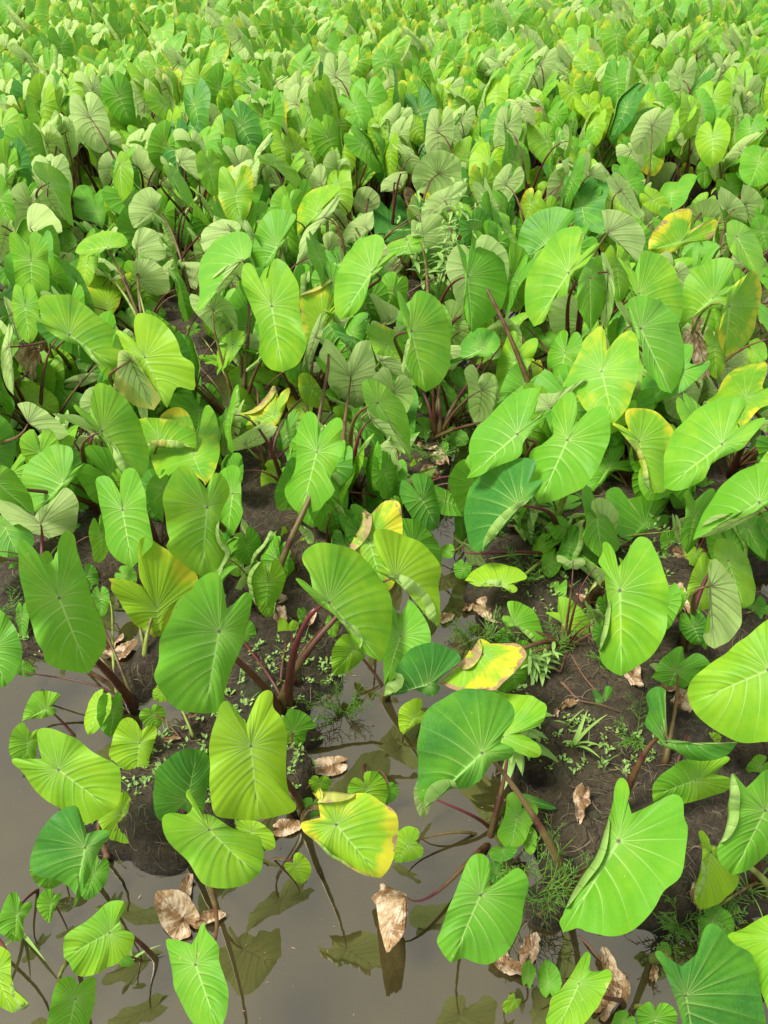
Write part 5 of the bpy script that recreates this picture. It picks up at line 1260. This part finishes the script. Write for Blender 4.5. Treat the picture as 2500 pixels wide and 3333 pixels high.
# tiny seedlings and moss-like cover on the banks, and straw / root litter: uncountable
def scatter_cover():
    pr = random.Random(77); m = MB(); m2 = MB(); cnt = 0; cnt2 = 0
    while cnt < 9000:
        y = pr.uniform(.4, 5.0); x = pr.uniform(-1, 1) * (.35 + .62 * y); z = float(mud_h(x, y)); cnt += 1
        dens = float(vnoise(np.array(x * 3.1 + 3), np.array(y * 3.1))) 
        if z < .004 or dens < .62: continue
        for q in range(pr.randint(3, 6)):
            az = pr.uniform(0, 6.28); L_ = pr.uniform(.006, .016); d = np.array([math.cos(az), math.sin(az), pr.uniform(.2, 1.)]); o = np.array([x, y, z]) + np.array([pr.uniform(-.01, .01), pr.uniform(-.01, .01), pr.uniform(0, .012)])
            m.ribbon([o, o + d * L_ * .5, o + d * L_], [.0008, L_ * .33, .0006], (0, 0, 1), .2)
        if pr.random() < .5:
            az = pr.uniform(0, 6.28); L_ = pr.uniform(.02, .06); o = np.array([x, y, z]); t = np.linspace(0, 1, 4)[:, None]
            m.ribbon(o + np.array([math.cos(az), math.sin(az), 0]) * L_ * .7 * t + np.array([0, 0, 1.]) * L_ * (t - .4 * t * t), [.001, .0009, .0007, .0002])
    while cnt2 < 9000:
        y = pr.uniform(.4, 4.6); x = pr.uniform(-1, 1) * (.35 + .62 * y); z = float(mud_h(x, y)); cnt2 += 1
        if z < -.004: continue
        az = pr.uniform(0, 6.28); L_ = pr.uniform(.012, .075); cv = pr.uniform(-1.5, 1.5); t = np.linspace(0, 1, 5)
        P = np.array([[x + L_ * u * math.cos(az + cv * u), y + L_ * u * math.sin(az + cv * u), 0] for u in t]); P[:, 2] = np.maximum(mud_h(P[:, 0], P[:, 1]), 0) + .002 + .012 * np.sin(t * 3.14) * pr.random()
        m2.tube(P, np.full(5, pr.choice([.0004, .0005, .0009])), 3)
    o = m.build('ground_cover', M_WEEDP); tag(o, 'tiny green seedlings dotted over the mud banks', 'ground cover', kind='stuff')
    o = m2.build('root_litter', M_TWIG); tag(o, 'thin dry roots and straw lying on the mud', 'litter', kind='stuff')
scatter_cover()

# thick rotting runners and old stalks lying at the plant bases
def runner(pts, r, label, seed, mat=None):
    P = np.array([disp(*p) for p in pts]); P[:, 2] = np.maximum(mud_h(P[:, 0], P[:, 1]), 0) + r * .8
    n = 24; L = np.linspace(0, len(P) - 1, n); Q = np.stack([np.interp(L, np.arange(len(P)), P[:, k]) for k in range(3)], -1)
    K = np.array([.25, .5, .25]); 
    for _ in range(3): Q[1:-1] = Q[:-2] * .25 + Q[1:-1] * .5 + Q[2:] * .25
    pr = random.Random(seed); Q[:, 2] += .006 * np.sin(np.linspace(0, 9, n) + seed)
    V, Fc, LV = tube(Q, np.linspace(r, r * .3, n) * .75 * np.array([pr.uniform(.85, 1.15) for _ in range(n)]), 7); c = Q[0]
    o = obj('rotting_stalk', make_mesh('rotting_stalk', V - c, Fc, M_TWIG2), None, c); tag(o, label, 'dead stalk', 'rotting stalks on the mud')
M_TWIG2 = simple_material('rotting_stalk', (0.055, 0.022, 0.012), (0.17, 0.085, 0.040), 45, 0.75, 0, .004)
for i, a in enumerate(RUN): runner(a[0], a[1], a[2], i)

# ------------------------------------------------------------------ grassy bank beyond the field
def bank_material():
    t = NT('far_grass'); tc = t.n('ShaderNodeTexCoord').outputs['Object']
    n1 = t.noise(tc, .8, 5.0, .6); n2 = t.noise(tc, 14.0, 5.0, .7)
    c = t.mix(t.step(n1, .35, .65), (.20, .30, .075), (.34, .40, .14)); c = t.mix(t.step(n2, .4, .7, 0, .8), c, (.12, .22, .035))
    p = t.n('ShaderNodeBsdfPrincipled'); t.set(p.inputs['Base Color'], c); p.inputs['Roughness'].default_value = .8; t.set(p.inputs['Normal'], t.bump(n2, 1.0, .08)); return t.out(p.outputs[0])
M_BANK = bank_material()
bx = np.linspace(-1, 1, 61); by = np.array([17.5, 17.9, 18.5, 19.2, 20.2, 22, 25, 31, 47, 90, 400])
BX, BY = np.meshgrid(bx, by); BX = BX * (12 + BY * 1.1); BZ = np.clip((BY - 17.5) * .25, 0, .28) - .06 + .05 * (fbm(BX * .8, BY * .8, 3) - .4)
ii = np.arange(BX.size).reshape(BX.shape); fc = np.stack([ii[:-1, :-1], ii[:-1, 1:], ii[1:, 1:], ii[1:, :-1]], -1).reshape(-1, 4)
bk = obj('grass_bank', make_mesh('grass_bank', np.stack([BX, BY, BZ], -1).reshape(-1, 3), fc, M_BANK)); tag(bk, kind='structure')
def bank_grass():
    pr = random.Random(3); m = MB()
    for k in range(12000):
        y = 17.7 + 14 * pr.random() ** 1.6; x = pr.uniform(-1, 1) * (.45 * y + .6); z = min(max((y - 17.5) * .25, 0), .28) - .06
        az = pr.uniform(0, 6.28); L_ = pr.uniform(.08, .26); t = np.linspace(0, 1, 4)[:, None]
        P = np.array([x, y, z]) + np.array([math.cos(az), math.sin(az), 0]) * L_ * .6 * t ** 1.4 + np.array([0, 0, 1.]) * L_ * (t - .3 * t * t); m.ribbon(P, [.006, .006, .004, .001])
    o = m.build('grass_blades', M_GRASS); tag(o, 'pale grass growing on the bank beyond the taro field', 'grass', kind='stuff')
bank_grass()

# specks, husks and weed scraps floating on the water
def floaters():
    pr = random.Random(9); m = MB(); n = 0
    while n < 1500:
        y = pr.uniform(.35, 4.5); x = pr.uniform(-1, 1) * (.35 + .62 * y); n += 1
        if float(mud_h(x, y)) > -.01 or float(vnoise(np.array(x * 2.2 + 8), np.array(y * 2.2 + 3))) < .45: continue
        az = pr.uniform(0, 6.28); L_ = pr.uniform(.0008, .0035) * (2.5 if pr.random() < .06 else 1); d = np.array([math.cos(az), math.sin(az), 0]); o = np.array([x, y, .0015])
        m.ribbon([o - d * L_, o, o + d * L_], [.0004, L_ * pr.uniform(.1, .4), .0002], (0, 0, 1), pr.uniform(0, .3))
    o = m.build('floating_scraps', M_TWIG); tag(o, 'tiny scraps of husk and straw floating on the muddy water', 'litter', kind='stuff')
floaters()
